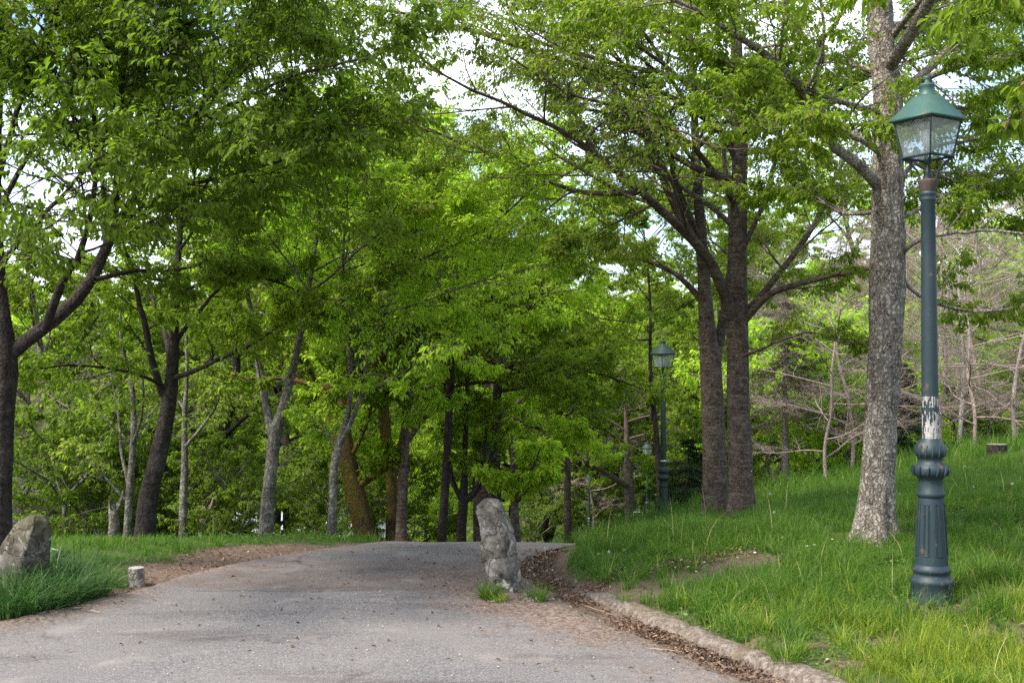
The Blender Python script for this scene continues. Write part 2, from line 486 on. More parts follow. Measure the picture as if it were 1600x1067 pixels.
def road_material():
    m, nt, out = new_mat('worn_asphalt')
    g = nt.nodes.new('ShaderNodeNewGeometry'); v = g.outputs['Position']
    sep = nt.nodes.new('ShaderNodeSeparateXYZ'); nt.links.new(v, sep.inputs[0])
    fine = noise(nt, v, 85, 4, .85); med = noise(nt, v, 42, 4, .7); big = noise(nt, v, .9, 4, .55); mid = noise(nt, v, 4.2, 5, .6)
    vo = N(nt, 'ShaderNodeTexVoronoi', Scale=58.0); nt.links.new(v, vo.inputs['Vector'])
    col = ramp(nt, fine, [(.36, (.055, .050, .051)), (.5, (.127, .119, .118)), (.64, (.25, .235, .232))])
    chips = ramp(nt, vo.outputs['Distance'], [(.10, 1.0), (.26, 0.0)])
    pick = ramp(nt, vo.outputs['Color'], [(.5, 0.0), (.62, .9)])
    col = mixc(nt, mixc(nt, 1.0, chips, pick, 'MULTIPLY'), col, (.42, .40, .385))
    col = mixc(nt, ramp(nt, med, [(.3, .7), (.48, 0.0)]), col, (.055, .049, .046))
    col = mixc(nt, ramp(nt, big, [(.35, 0.0), (.7, .45)]), col, (.195, .180, .165))
    # the older, browner surface beyond the cross joint (y about 8.9 m)
    wob = N(nt, 'ShaderNodeMath', operation='MULTIPLY_ADD'); nt.links.new(mid, wob.inputs[0]); wob.inputs[1].default_value = .35
    xw = N(nt, 'ShaderNodeMath', operation='MULTIPLY_ADD'); nt.links.new(sep.outputs['X'], xw.inputs[0]); xw.inputs[1].default_value = .035
    nt.links.new(sep.outputs['Y'], xw.inputs[2]); nt.links.new(xw.outputs[0], wob.inputs[2])
    old = ramp(nt, mapr(nt, wob.outputs[0], 8.95, 9.10), [(0.0, 0.0), (1.0, 1.0)])
    brown = mixc(nt, .55, col, (.140, .108, .090))
    brown = mixc(nt, ramp(nt, mid, [(.42, 0.0), (.6, .6)]), brown, (.098, .070, .057))
    far = ramp(nt, mapr(nt, sep.outputs['Y'], 9.9, 10.6), [(0.0, 0.0), (1.0, 1.0)])
    brown = mixc(nt, mixc(nt, .72, 0.0, far), brown, col)
    col = mixc(nt, mixc(nt, .85, 0.0, old), col, brown)
    joint = ramp(nt, mapr(nt, wob.outputs[0], 8.92, 8.99), [(0.0, 0.0), (.35, .75), (.6, .75), (1.0, 0.0)])
    col = mixc(nt, mixc(nt, 1.0, joint, ramp(nt, noise(nt, v, 1.7, 3), [(.42, 0.0), (.56, 1.0)]), 'MULTIPLY'), col, (.07, .064, .06))
    # cracks, dark smears
    dn = nt.nodes.new('ShaderNodeTexNoise'); dn.inputs['Scale'].default_value = 1.6; dn.inputs['Detail'].default_value = 6; nt.links.new(v, dn.inputs['Vector'])
    va = N(nt, 'ShaderNodeVectorMath', operation='MULTIPLY_ADD'); nt.links.new(dn.outputs['Color'], va.inputs[0]); va.inputs[1].default_value = (.9, .9, .9); nt.links.new(v, va.inputs[2])
    ck = N(nt, 'ShaderNodeTexVoronoi', Scale=.62); ck.feature = 'DISTANCE_TO_EDGE'; nt.links.new(va.outputs[0], ck.inputs['Vector'])
    cr = mixc(nt, 1.0, ramp(nt, ck.outputs['Distance'], [(0.0, .6), (.006, .45), (.016, 0.0)]), ramp(nt, noise(nt, v, .8, 2), [(.50, 0.0), (.60, 1.0)]), 'MULTIPLY')
    col = mixc(nt, cr, col, (.045, .038, .034))
    st = N(nt, 'ShaderNodeVectorMath', operation='MULTIPLY'); nt.links.new(v, st.inputs[0]); st.inputs[1].default_value = (.55, 2.3, 1)
    col = mixc(nt, ramp(nt, noise(nt, st.outputs[0], 1.1, 5, .6), [(.54, 0.0), (.66, .5)]), col, mixc(nt, 1.0, col, (.50, .44, .42), 'MULTIPLY'))
    col = mixc(nt, ramp(nt, noise(nt, v, 2.3, 5, .6), [(.57, 0.0), (.70, .45)]), col, (.25, .225, .205))
    # brown needle litter and rubbed-in dirt towards both edges (attribute = metres from the edge)
    at = N(nt, 'ShaderNodeAttribute'); at.attribute_name = 'turf'
    edge = mixc(nt, .5, at.outputs['Fac'], mixc(nt, .5, mid, big))
    dirt = ramp(nt, edge, [(.44, 0.0), (.58, .85)])
    lit = ramp(nt, noise(nt, v, 34, 5, .75), [(.38, (.060, .038, .028)), (.5, (.150, .104, .080)), (.62, (.29, .225, .185))])
    col = mixc(nt, dirt, col, lit)
    finish(nt, out, col, .92, mixc(nt, .5, fine, med), .6, .006, spec=.2)
    return m

def mapr(nt, src, a, b):
    r = N(nt, 'ShaderNodeMapRange'); nt.links.new(src, r.inputs['Value'])
    r.inputs['From Min'].default_value = a; r.inputs['From Max'].default_value = b
    return r.outputs['Result']

def build_road():
    ys = np.concatenate([np.arange(-25, 4, .5), np.arange(4, 14, .05), np.arange(14, 75, .6)])
    u = np.linspace(0, 1, 90)
    Lx = lx(ys) + (n2(ys * 0, ys, 1.7, 4.0) - .5) * .22 + (n2(ys * 0, ys, 7.0, 6.0) - .5) * .12
    Rx = rx(ys) + (n2(ys * 0, ys, 5.0, 7.0) - .5) * .05
    X = Lx[:, None] + (Rx - Lx)[:, None] * u[None]
    Y = np.repeat(ys[:, None], len(u), 1)
    Z = base(Y) + .006 + .05 * (1 - (2 * u[None] - 1) ** 2) * .5 + (n2(X, Y, 1.2, 12.0) - .5) * .014 + (n2(X, Y, 5.0, 2.0) - .5) * .006
    Z = np.maximum(Z, H(np.repeat(Lx[:, None], 90, 1), Y) * 0 + Z)
    Z = Z + (.075 * sst(-X + Lx[:, None] + .5, 0, .5)) * .4
    Z[:, 0] = H(X[:, 0], Y[:, 0]) - .03; Z[:, -1] -= .012
    # how rubbed-in the edge dirt is
    eL = np.interp(X - Lx[:, None], [0, .12, .5, 1.1], [1, .7, .38, 0]) * np.interp(Y, [7.6, 8.4, 11, 12], [.95, .8, .62, .4])
    eR = np.interp(Rx[:, None] - X, [0, .3, 1.0, 1.8], [.62, .62, .34, 0]) * np.interp(Y, [5, 6.5, 7.6, 8.4, 9.8, 10.6], [.55, .65, .95, 1.3, 1.25, .3])
    e = np.maximum(eL, eR)
    o = grid_mesh('road', X, Y, Z, road_material(), attr=e)
    tag(o, kind='structure')

def conc_mat():
    m, nt, out = new_mat('old_concrete')
    g = nt.nodes.new('ShaderNodeNewGeometry'); v = g.outputs['Position']
    a = noise(nt, v, 30, 6, .7); b = noise(nt, v, 3.4, 4); c = noise(nt, v, 120, 3, .8)
    col = ramp(nt, a, [(.34, (.062, .048, .038)), (.5, (.17, .138, .113)), (.66, (.29, .25, .212))])
    col = mixc(nt, ramp(nt, c, [(.36, .7), (.5, 0.0)]), col, (.09, .07, .055))
    col = mixc(nt, ramp(nt, b, [(.5, 0.0), (.66, .6)]), col, (.125, .098, .056))
    finish(nt, out, col, .93, mixc(nt, .5, a, c), .9, .012, spec=.15)
    return m

def build_kerb():
    cm = conc_mat()
    ys = np.arange(-6, 9.15, .03)
    kxx = kx(ys)
    T = nrm(np.stack([np.gradient(kxx), np.gradient(ys)], -1)); Nn = np.stack([T[:, 1], -T[:, 0]], -1)   # towards the grass
    prof = np.array([(-.055, -.09), (-.045, -.03), (-.035, .015), (-.020, .042), (.005, .058), (.035, .066), (.07, .068), (.10, .066), (.125, .055), (.135, .02), (.135, -.06)])
    K = len(prof)
    seg = np.floor((ys + 6 + .3 * np.sin(ys)) / .92)
    jog = (np.random.default_rng(3).random(40)[seg.astype(int)] - .5)
    off = jog[:, None] * .03
    fade = 1 - sst(ys, 8.2, 9.15)
    X = kxx[:, None] + Nn[:, 0:1] * (prof[None, :, 0] + off)
    Y = ys[:, None] + Nn[:, 1:2] * (prof[None, :, 0] + off)
    zb = base(ys)[:, None] + 0 * X
    joint = np.exp(-((((ys + 6 + .3 * np.sin(ys)) / .92 + .5) % 1 - .5) / .035) ** 2)[:, None] * .035
    Z = zb + prof[None, :, 1] * .8 * (fade[:, None] * .9 + .1) + jog[:, None] * .012 - joint + (n2(X * 1.0, Y, 16, 3.0) - .5) * .022 + (n2(X, Y, 3.5, 8.0) - .5) * .035
    X = X + (n2(Y, X + Z * 3, 12, 4.0) - .5) * .03
    o = grid_mesh('kerb', X, Y, Z, cm); tag(o, kind='structure')
    # shallow concrete channel between asphalt and kerb
    ys = np.arange(-6, 9.6, .06); u = np.linspace(0, 1, 9)
    a = rx(ys) - .06; b = kx(ys) + .0
    X = a[:, None] + (b - a)[:, None] * u; Y = np.repeat(ys[:, None], 9, 1)
    Z = base(Y) + .004 - .050 * np.sin(np.clip(u - .1, 0, 1) * math.pi * .75)[None] ** 1.5 + (n2(X, Y, 9, 1.0) - .5) * .008
    o = grid_mesh('gutter', X, Y, Z, cm); tag(o, kind='structure')

# ------------------------------------------------------------------ leaves, blades, litter as arrays
def leaf_geo(P, D, Nn, L, Wd, hi=False, fold=.25, curl=.18):
    """P base (M,3), D direction, Nn face normal, L length, Wd width"""
    P, D, Nn = np.asarray(P), nrm(np.asarray(D)), np.asarray(Nn)
    S = nrm(np.cross(D, Nn)); Nn = np.cross(S, D)
    L = np.asarray(L)[:, None]; w = np.asarray(Wd)[:, None] * .5
    M = len(P)
    if hi:
        pts = [P, P + D * L * .28 + S * w * .92 + Nn * w * fold * 2, P + D * L * .62 + S * w * .82 + Nn * (w * fold * 2 - L * curl * .3),
               P + D * L - Nn * L * curl, P + D * L * .62 - S * w * .82 + Nn * (w * fold * 2 - L * curl * .3), P + D * L * .28 - S * w * .92 + Nn * w * fold * 2,
               P + D * L * .5 - Nn * L * curl * .2]
        V = np.stack(pts, 1).reshape(-1, 3); b = np.arange(M)[:, None] * 7
        t = np.concatenate([b + np.array([[0, 1, 2, 6]]), b + np.array([[6, 2, 3, 3]])[:, :4], b + np.array([[0, 6, 4, 5]])], 0)
        q = np.concatenate([b + np.array([[0, 1, 2, 6]]), b + np.array([[0, 6, 4, 5]])]); tri = np.concatenate([b + np.array([[6, 2, 3]]), b + np.array([[6, 3, 4]])])
        return V, [q, tri]
    V = np.stack([P, P + D * L * .42 + S * w + Nn * w * fold * 2, P + D * L - Nn * L * curl, P + D * L * .42 - S * w + Nn * w * fold * 2], 1).reshape(-1, 3)
    b = np.arange(M)[:, None] * 4
    return V, [np.concatenate([b + np.array([[0, 1, 2]]), b + np.array([[0, 2, 3]])])]

def blades(P, hgt, wid, lean, az, K=4):
    """grass blades: curved tapering ribbons"""
    M = len(P); t = np.linspace(0, 1, K)
    d = np.stack([np.cos(az), np.sin(az), 0 * az], -1); s = np.stack([-np.sin(az), np.cos(az), 0 * az], -1)
    tw = RNG.uniform(-1, 1, M)[:, None]; s = nrm(s + tw * d)
    c = P[:, None] + d[:, None] * (lean[:, None] * t ** 2)[..., None]
    c[..., 2] += hgt[:, None] * (t - .35 * t ** 2 * np.minimum(1.5, lean / np.maximum(hgt, .01))[:, None])
    w = wid[:, None] * (1 - t ** 1.6) * .5
    Lf = c + s[:, None] * w[..., None]; Rt = c - s[:, None] * w[..., None]
    V = np.stack([Lf[:, :-1], Rt[:, :-1]], 2).reshape(M, -1, 3)          # (K-1) pairs
    V = np.concatenate([V, c[:, -1:]], 1)
    n = 2 * (K - 1) + 1; b = np.arange(M)[:, None] * n
    q = np.concatenate([b + np.array([[2 * k, 2 * k + 1, 2 * k + 3, 2 * k + 2]]) for k in range(K - 2)])
    tr = b + np.array([[2 * K - 4, 2 * K - 3, 2 * K - 2]])
    return V.reshape(-1, 3), [q, tr]

def sow(x0, x1, y0, y1, per_m2, rng):
    n = int((x1 - x0) * (y1 - y0) * per_m2)
    return rng.uniform(x0, x1, n), rng.uniform(y0, y1, n)

def in_view(X, Y, slack=.10):
    return (np.abs(X) < Y * (.445 + slack) + .6)

def build_grass():
    rng = np.random.default_rng(21)
    def field(name, mat, regions, hmul=1.0, keep=None, K=4, lab=None, cat='grass', tufts=None):
        vs = []; fq = []; ft = []; n = 0
        for (x0, x1, y0, y1, pm, h, w) in regions:
            X, Y = sow(x0, x1, y0, y1, pm, rng)
            side = (X > kx(Y) - .05) | (X < lx(Y) + .05)
            k = in_view(X, Y) & side
            X, Y = X[k], Y[k]
            tuft = n2(X, Y, 3.4, 14.0, 2); big = n2(X, Y, .8, 40.0, 2)
            k = rng.random(len(X)) < dens(X, Y) * np.clip(.45 + 2.2 * (tuft - .34), .38, 1)
            if keep is not None: k &= keep(X, Y, rng)
            X, Y, tuft, big = X[k], Y[k], tuft[k], big[k]
            Z = H(X, Y) - .01
            hh = h * (.35 + .9 * rng.random(len(X)) ** 1.4) * (.15 + 2.0 * np.clip(tuft - .08, 0, 1) ** 1.2) * (.5 + 1.0 * big) * hmul
            hh = hh * np.where(X < lx(Y), np.interp(Y, [8.5, 10, 12.5, 16], [1, .6, .42, .9]), 1)
            # trodden short beside the kerb and the shoulder
            e = np.maximum(X - kx(Y), lx(Y) - X); hh = hh * (.8 + .2 * sst(e, .1, .6))
            lean = hh * (.15 + .9 * rng.random(len(X)) ** 1.5)
            V, F = blades(np.stack([X, Y, Z], -1), hh, w * (.6 + .8 * rng.random(len(X))), lean, rng.uniform(0, 6.283, len(X)), K)
            vs.append(V); fq.append(F[0] + n); ft.append(F[1] + n); n += len(V)
        if tufts is not None:
            for (x0, x1, y0, y1, pm, nb, h, w) in tufts:
                cx_, cy_ = sow(x0, x1, y0, y1, pm, rng)
                k = in_view(cx_, cy_) & ((cx_ > kx(cy_) + .03) | (cx_ < lx(cy_) - .12)) & (rng.random(len(cx_)) < dens(cx_, cy_) + .05); cx_, cy_ = cx_[k], cy_[k]
                if keep is not None: k = keep(cx_, cy_, rng); cx_, cy_ = cx_[k], cy_[k]
                sc = np.repeat(rng.uniform(.5, 1.3, len(cx_)), nb); X = np.repeat(cx_, nb); Y = np.repeat(cy_, nb); a = rng.uniform(0, 6.283, len(X)); r = h * .22 * np.sqrt(rng.random(len(X))) * sc
                X = X + r * np.cos(a); Y = Y + r * np.sin(a); hh = h * sc * rng.uniform(.45, 1.1, len(X)); ln = hh * rng.uniform(.25, 1.1, len(X))
                V, F = blades(np.stack([X, Y, H(X, Y) - .01], -1), hh, w * rng.uniform(.7, 1.3, len(X)), ln, a + rng.normal(0, .5, len(X)), 5)
                vs.append(V); fq.append(F[0] + n); ft.append(F[1] + n); n += len(V)
        o = mesh_obj(name, np.concatenate(vs), [np.concatenate(fq), np.concatenate(ft)], mat)
        tag(o, lab, cat, kind='stuff')
        print('grass', name, n)
    yel = lambda X, Y, r: r.random(len(X)) < np.clip(1.25 - .42 * (Y - 5.6) + (n2(X, Y, 1.1, 51) - .5) * 2.0, 0, 1) * sst(X, .9, 1.8) + .05
    nye = lambda X, Y, r: r.random(len(X)) < 1 - .9 * np.clip(1.25 - .42 * (Y - 5.6) + (n2(X, Y, 1.1, 51) - .5) * 2.0, 0, 1) * sst(X, .9, 1.8)
    R = [(.3, 6, 4.8, 9, 5600, .145, .0045), (0, 8, 9, 13, 3600, .15, .0055), (.4, 12, 13, 20, 1300, .17, .008), (1, 22, 20, 34, 260, .42, .016), (1, 40, 34, 70, 45, .5, .035),
         (-6, -1.5, 6.5, 12, 3300, .16, .005), (-10, -.5, 12, 20, 330, .28, .010), (-22, -.5, 20, 40, 70, .4, .022)]
    field('grass', GRASS_M, R, 1, nye, lab='fresh green meadow grass on both sides of the asphalt path', tufts=[(.3, 3, 5, 9.0, 34, 44, .17, .0055), (.3, 6, 4.8, 9.5, 40, 50, .22, .006), (0, 8, 9.5, 14, 24, 40, .185, .0065), (-6, -1.8, 7, 11, 16, 40, .18, .006)])
    field('yellow_grass', GRASS_Y, [(.9, 6, 4.8, 9.2, 4600, .13, .0042), (0, 6, 9.2, 12, 1300, .15, .005)], 1, yel, lab='short yellow-green grass round the near lamp post and along the kerb', tufts=[(.3, 6, 4.8, 9, 30, 44, .19, .0055)])
    # dry stalks
    rs = [(.3, 6, 4.8, 9, 9, .30, .0035), (0, 8, 9, 14, 7, .38, .0045), (-6, -2, 7, 12, 3, .3, .0045)]
    field('dry_grass_stalk', plain('straw', (.40, .33, .17), .8), rs, 1.1, None, 5, lab='scattered dry straw stalks standing in the green grass')
    # broad blue-green strap leaves in the left corner
    clumps = [(8, 962), (48, 958), (85, 948), (120, 936), (20, 930), (70, 915), (10, 895), (105, 905), (-40, 960), (-60, 930), (150, 915)]
    for i, (px, py) in enumerate(clumps[:8]):
        p = GP(px, py); n = 330 if i < 7 else 140
        a = rng.uniform(0, 6.283, n); r = .22 * np.sqrt(rng.random(n))
        X = p[0] + r * np.cos(a); Y = p[1] + r * np.sin(a)
        hh = rng.uniform(.16, .42, n); ln = hh * rng.uniform(.3, 1.5, n)
        V, F = blades(np.stack([X, Y, H(X, Y) - .01], -1), hh, rng.uniform(.007, .014, n), ln, a + rng.normal(0, .7, n), 6)
        V = V - p
        o = mesh_obj('strap_leaf_clump', V, F, GRASS_B); o.location = p
        where = ['nearest the road at the left picture edge', 'below the tall leaning boulder', 'in front of the boulder foot', 'rightmost at the roadside dirt',
                 'behind the front row at the left edge', 'against the boulder foot', 'farthest back beside the boulder on the left', 'right of the boulder beside the road shoulder'][i]
        tag(o, 'clump of arching blue-green strap leaves, ' + where, 'plant', 'strap-leaf clumps round the left boulder')

def build_litter():
    rng = np.random.default_rng(8)
    # small round weed and clover leaves low in the sward
    xs_, ys_ = [], []
    for (x0, x1, y0, y1, pm) in ((.5, 6, 4.8, 9.5, 1500), (0, 8, 9.5, 14, 500), (-6, -1.8, 7, 12, 400)):
        X, Y = sow(x0, x1, y0, y1, pm, rng); k = in_view(X, Y) & (rng.random(len(X)) < dens(X, Y) * np.clip(3.2 * (n2(X, Y, 2.0, 33) - .40), .04, 1)) & ((X > kx(Y) + .1) | (X < lx(Y) - .1)); xs_.append(X[k]); ys_.append(Y[k])
    X, Y = np.concatenate(xs_), np.concatenate(ys_); m = len(X); a = rng.uniform(0, 6.283, m)
    P_ = np.stack([X, Y, H(X, Y) + rng.uniform(.005, .07, m)], -1); D = np.stack([np.cos(a), np.sin(a), rng.normal(.1, .3, m)], -1); Nn = nrm(np.stack([rng.normal(0, .35, m), rng.normal(0, .35, m), np.ones(m)], -1))
    V, F = leaf_geo(P_, D, Nn, rng.uniform(.012, .045, m), rng.uniform(.009, .024, m), True, .2, .15)
    tag(mesh_obj('clover_and_weeds', V, F, leaf_mat('weed_leaf', (.045, .10, .018), (.11, .20, .035), (.16, .28, .04), odd=(.30, .24, .10), tw=.3)), 'low round-leaved weeds and clover between the grass blades', 'weeds', kind='stuff')
    # dead leaves in the gutter and hollow
    n = 7500
    Y = rng.uniform(5.2, 11.2, n); u = rng.random(n)
    X = np.where(Y < 9.1, kx(Y) - .05 - (.04 + .26 * n2(Y * 0, Y, 1.3, 19.0)) * np.abs(rng.normal(0, .75, n)) + .0, kx(Y) - .02 - .30 * rng.random(n) ** .8)
    dn = n2(X * 0, Y, 1.9, 77.0); k = rng.random(n) < np.where(Y < 9.1, np.clip(.12 + 3.2 * (dn - .44), .06, .9), .8)
    n2_ = 1300; X2 = rng.normal(1.15, .5, n2_); Y2 = 9.0 + (X2 - .6) * .7 + rng.normal(0, .12, n2_)
    n3 = 1500; X3 = rng.uniform(1.0, 3.6, n3); Y3 = rng.uniform(5, 8.6, n3)
    k3 = (X3 > kx(Y3) + .12) & (dens(X3, Y3) < .75); X3, Y3 = X3[k3], Y3[k3]
    n4 = 700; Y4 = rng.uniform(7.4, 11.2, n4); X4 = lx(Y4) - rng.uniform(-.05, .8, n4); k4 = dens(X4, Y4) < .4; X4, Y4 = X4[k4], Y4[k4]
    Y5 = rng.uniform(5.4, 11.3, 260); X5 = lx(Y5) + (rx(Y5) - lx(Y5)) * rng.random(260) ** .7
    X = np.concatenate([X[k], X2, X3, X4, X5]); Y = np.concatenate([Y[k], Y2, Y3, Y4, Y5])
    m = len(X)
    Z = np.maximum(H(X, Y), base(Y) - .028) + .008 + .03 * rng.random(m) ** 2
    Z[-260:] = base(Y5) + .035
    a = rng.uniform(0, 6.283, m)
    D = np.stack([np.cos(a), np.sin(a), rng.normal(0, .25, m)], -1); Nn = nrm(np.stack([rng.normal(0, .45, m), rng.normal(0, .45, m), np.ones(m)], -1))
    V, F = leaf_geo(np.stack([X, Y, Z], -1), D, Nn, rng.uniform(.014, .042, m), rng.uniform(.008, .024, m), True, .35, .3)
    lm = leaf_mat('dead_leaf', (.062, .038, .027), (.215, .145, .105), (.15, .09, .05), odd=(.38, .30, .23), tw=.12)
    tag(mesh_obj('dead_leaves', V, F, lm), 'drift of brown dead leaves in the gutter, hollow and shoulder', 'leaf litter', kind='stuff')
    # needles and catkins on the asphalt: reddish brown
    n = 16000; Y = rng.uniform(5.5, 11.0, n)
    X = rx(Y) + .05 - np.abs(rng.normal(0, 1.0, n)) * np.interp(Y, [5.5, 8, 9.5, 11], [.45, .8, .95, .8])
    X[:2200] = lx(Y[:2200]) + np.abs(rng.normal(0, .4, 2200))
    k = (X > lx(Y)) & (rng.random(n) < np.clip(.1 + 2.6 * (n2(X, Y, 2.6, 63.0) - .38), .04, 1)); X, Y = X[k], Y[k]; m = len(X)
    rw = (X - lx(Y)) / (rx(Y) - lx(Y))
    Z = base(Y) + .006 + .025 * (1 - (2 * rw - 1) ** 2) + .012
    a = rng.uniform(0, 6.283, m); D = np.stack([np.cos(a), np.sin(a), 0 * a], -1)
    V, F = leaf_geo(np.stack([X, Y, Z], -1), D, np.repeat([[0, 0, 1.]], m, 0), rng.uniform(.008, .032, m), rng.uniform(.003, .006, m), False, .2, .0)
    lm = leaf_mat('catkin_litter', (.11, .05, .032), (.25, .15, .10), (.1, .05, .03), odd=(.40, .33, .26), tw=.05)
    tag(mesh_obj('needle_litter', V, F, lm), 'fine reddish brown needles and catkins strewn over the asphalt edges', 'litter', kind='stuff')
    # pebbles and bits on the road
    n = 2600; Y = rng.uniform(5.3, 11.2, n); X = rng.uniform(-4, 1.6, n); k = (X > lx(Y) - .1) & (X < rx(Y)); X, Y = X[k], Y[k]
    rw = (X - lx(Y)) / (rx(Y) - lx(Y)); m = len(X); s = .0022 + .005 * rng.random(m) ** 4
    Z = base(Y) + .006 + .025 * (1 - (2 * rw - 1) ** 2) + .008
    o8 = np.array([(1, 0, 0), (0, 1, 0), (-1, 0, 0), (0, -1, 0), (0, 0, .8), (0, 0, -.8)])
    V = np.stack([X, Y, Z], -1)[:, None] + o8[None] * s[:, None, None] * rng.uniform(.6, 1.3, (m, 6, 1)); b = np.arange(m)[:, None] * 6
    F = np.concatenate([b + np.array([f]) for f in [(0, 1, 4), (1, 2, 4), (2, 3, 4), (3, 0, 4)]])
    tag(mesh_obj('grit', V.reshape(-1, 3), [F], leaf_mat('grit', (.15, .13, .12), (.42, .39, .35), (.1, .1, .1), tw=.02)), 'loose pale grit scattered over the asphalt', 'grit', kind='stuff')
#==PART3==
# ------------------------------------------------------------------ trees
def kids(P, R, m, t0, ang, L, K, wig, trop, rng, plan=.75, t1=.98, rk=.55, rmin=.004, taper=.25, dang=12):
    """children of polylines P (N,Kp,3), R (N,Kp); L (N,) lengths"""
    Nn, Kp, _ = P.shape
    i = np.arange(m)[None] + rng.random((Nn, m))
    t = t0 + (t1 - t0) * i / m
    ft = t * (Kp - 1); k0 = np.minimum(ft.astype(int), Kp - 2); f = (ft - k0)[..., None]
    r_ = np.arange(Nn)[:, None]
    A, B = P[r_, k0], P[r_, k0 + 1]
    pos = A * (1 - f) + B * f; tan = nrm(B - A)
    pr = R[r_, k0] * (1 - f[..., 0]) + R[r_, k0 + 1] * f[..., 0]
    up = np.array([0, 0, 1.])
    side = nrm(np.cross(tan, up) + rng.normal(0, .05, tan.shape))
    nn = np.cross(side, tan)
    sg = np.where((np.arange(m)[None] + rng.integers(0, 2, (Nn, 1))) % 2 == 0, 1., -1.)
    ph = rng.normal(0, 1, (Nn, m)) * (1 - plan) * 1.9
    out = side * (sg * np.cos(ph))[..., None] + nn * (np.sin(ph))[..., None]
    an = np.radians(ang + rng.normal(0, dang, (Nn, m)))[..., None]
    D = nrm(np.cos(an) * tan + np.sin(an) * out)
    ln = L[:, None] * (1 - .55 * (t - t0) / (1.0001 - t0)) * rng.uniform(.65, 1.25, (Nn, m))
    pos = pos.reshape(-1, 3); D = D.reshape(-1, 3); ln = ln.ravel(); pr = pr.ravel()
    out_p = [pos]; cur = pos
    for k in range(1, K):
        D = nrm(D + rng.normal(0, wig, D.shape) + np.array([0, 0, trop]))
        cur = cur + D * (ln / (K - 1))[:, None]; out_p.append(cur)
    PP = np.stack(out_p, 1)
    r0 = np.maximum(rmin, np.minimum(pr * rk, .012 * ln + .002))
    RR = r0[:, None] * (1 - (1 - taper) * np.linspace(0, 1, K))[None]
    return PP, RR, ln

def resample(pts, rad, K):
    pts = np.asarray(pts, float); rad = np.asarray(rad, float)
    s = np.concatenate([[0], np.cumsum(np.linalg.norm(np.diff(pts, axis=0), axis=1))]); s /= s[-1]
    t = np.linspace(0, 1, K)
    # catmull-rom through the points
    out = np.empty((K, 3)); n = len(pts)
    for j, tt in enumerate(t):
        i = min(max(np.searchsorted(s, tt, 'right') - 1, 0), n - 2); f = (tt - s[i]) / max(1e-9, s[i + 1] - s[i])
        p0, p1, p2, p3 = pts[max(i - 1, 0)], pts[i], pts[i + 1], pts[min(i + 2, n - 1)]
        out[j] = .5 * ((2 * p1) + (-p0 + p2) * f + (2 * p0 - 5 * p1 + 4 * p2 - p3) * f * f + (-p0 + 3 * p1 - 3 * p2 + p3) * f ** 3)
    return out, np.interp(t, s, rad)

def leaves_on(P, m, size, rng, droop=.7, asp=.45, out_w=.5, t0=.1):
    """m leaves along each twig polyline"""
    Nn, K, _ = P.shape
    t = (t0 + (1 - t0) * (np.arange(m)[None] + rng.random((Nn, m))) / m); ft = np.minimum(t * (K - 1), K - 1.001); k0 = ft.astype(int); f = (ft - k0)[..., None]
    r_ = np.arange(Nn)[:, None]
    A, B = P[r_, k0], P[r_, k0 + 1]
    pos = (A * (1 - f) + B * f).reshape(-1, 3); tan = nrm(B - A).reshape(-1, 3)
    M = len(pos)
    a = rng.uniform(0, 6.283, M)
    side = nrm(np.cross(tan, [0, 0, 1.])) * np.where(rng.random(M) < .5, 1, -1)[:, None]
    D = nrm(tan * .45 + side * out_w + rng.normal(0, .3, (M, 3)) + np.array([0, 0, -1.]) * droop * rng.uniform(.3, 1.3, M)[:, None])
    Nv = nrm(np.cross(D, np.cross([0, 0, 1.], D)) + rng.normal(0, .45, (M, 3)) + 1e-4)
    pos = pos + D * .012
    L = size * rng.uniform(.6, 1.25, M)
    return pos, D, Nv, L, L * asp * rng.uniform(.85, 1.15, M)

def keep_near(Pm, slack=1.6, top=True):
    """which branches could matter: a generous wedge round the view, so that a step aside still finds them"""
    X, Y, Z = Pm[:, 0], Pm[:, 1], Pm[:, 2] - EYE
    ok = (np.abs(X) < .445 * Y + slack) & (Z < .35 * Y + slack) & (Y > .8)
    return ok

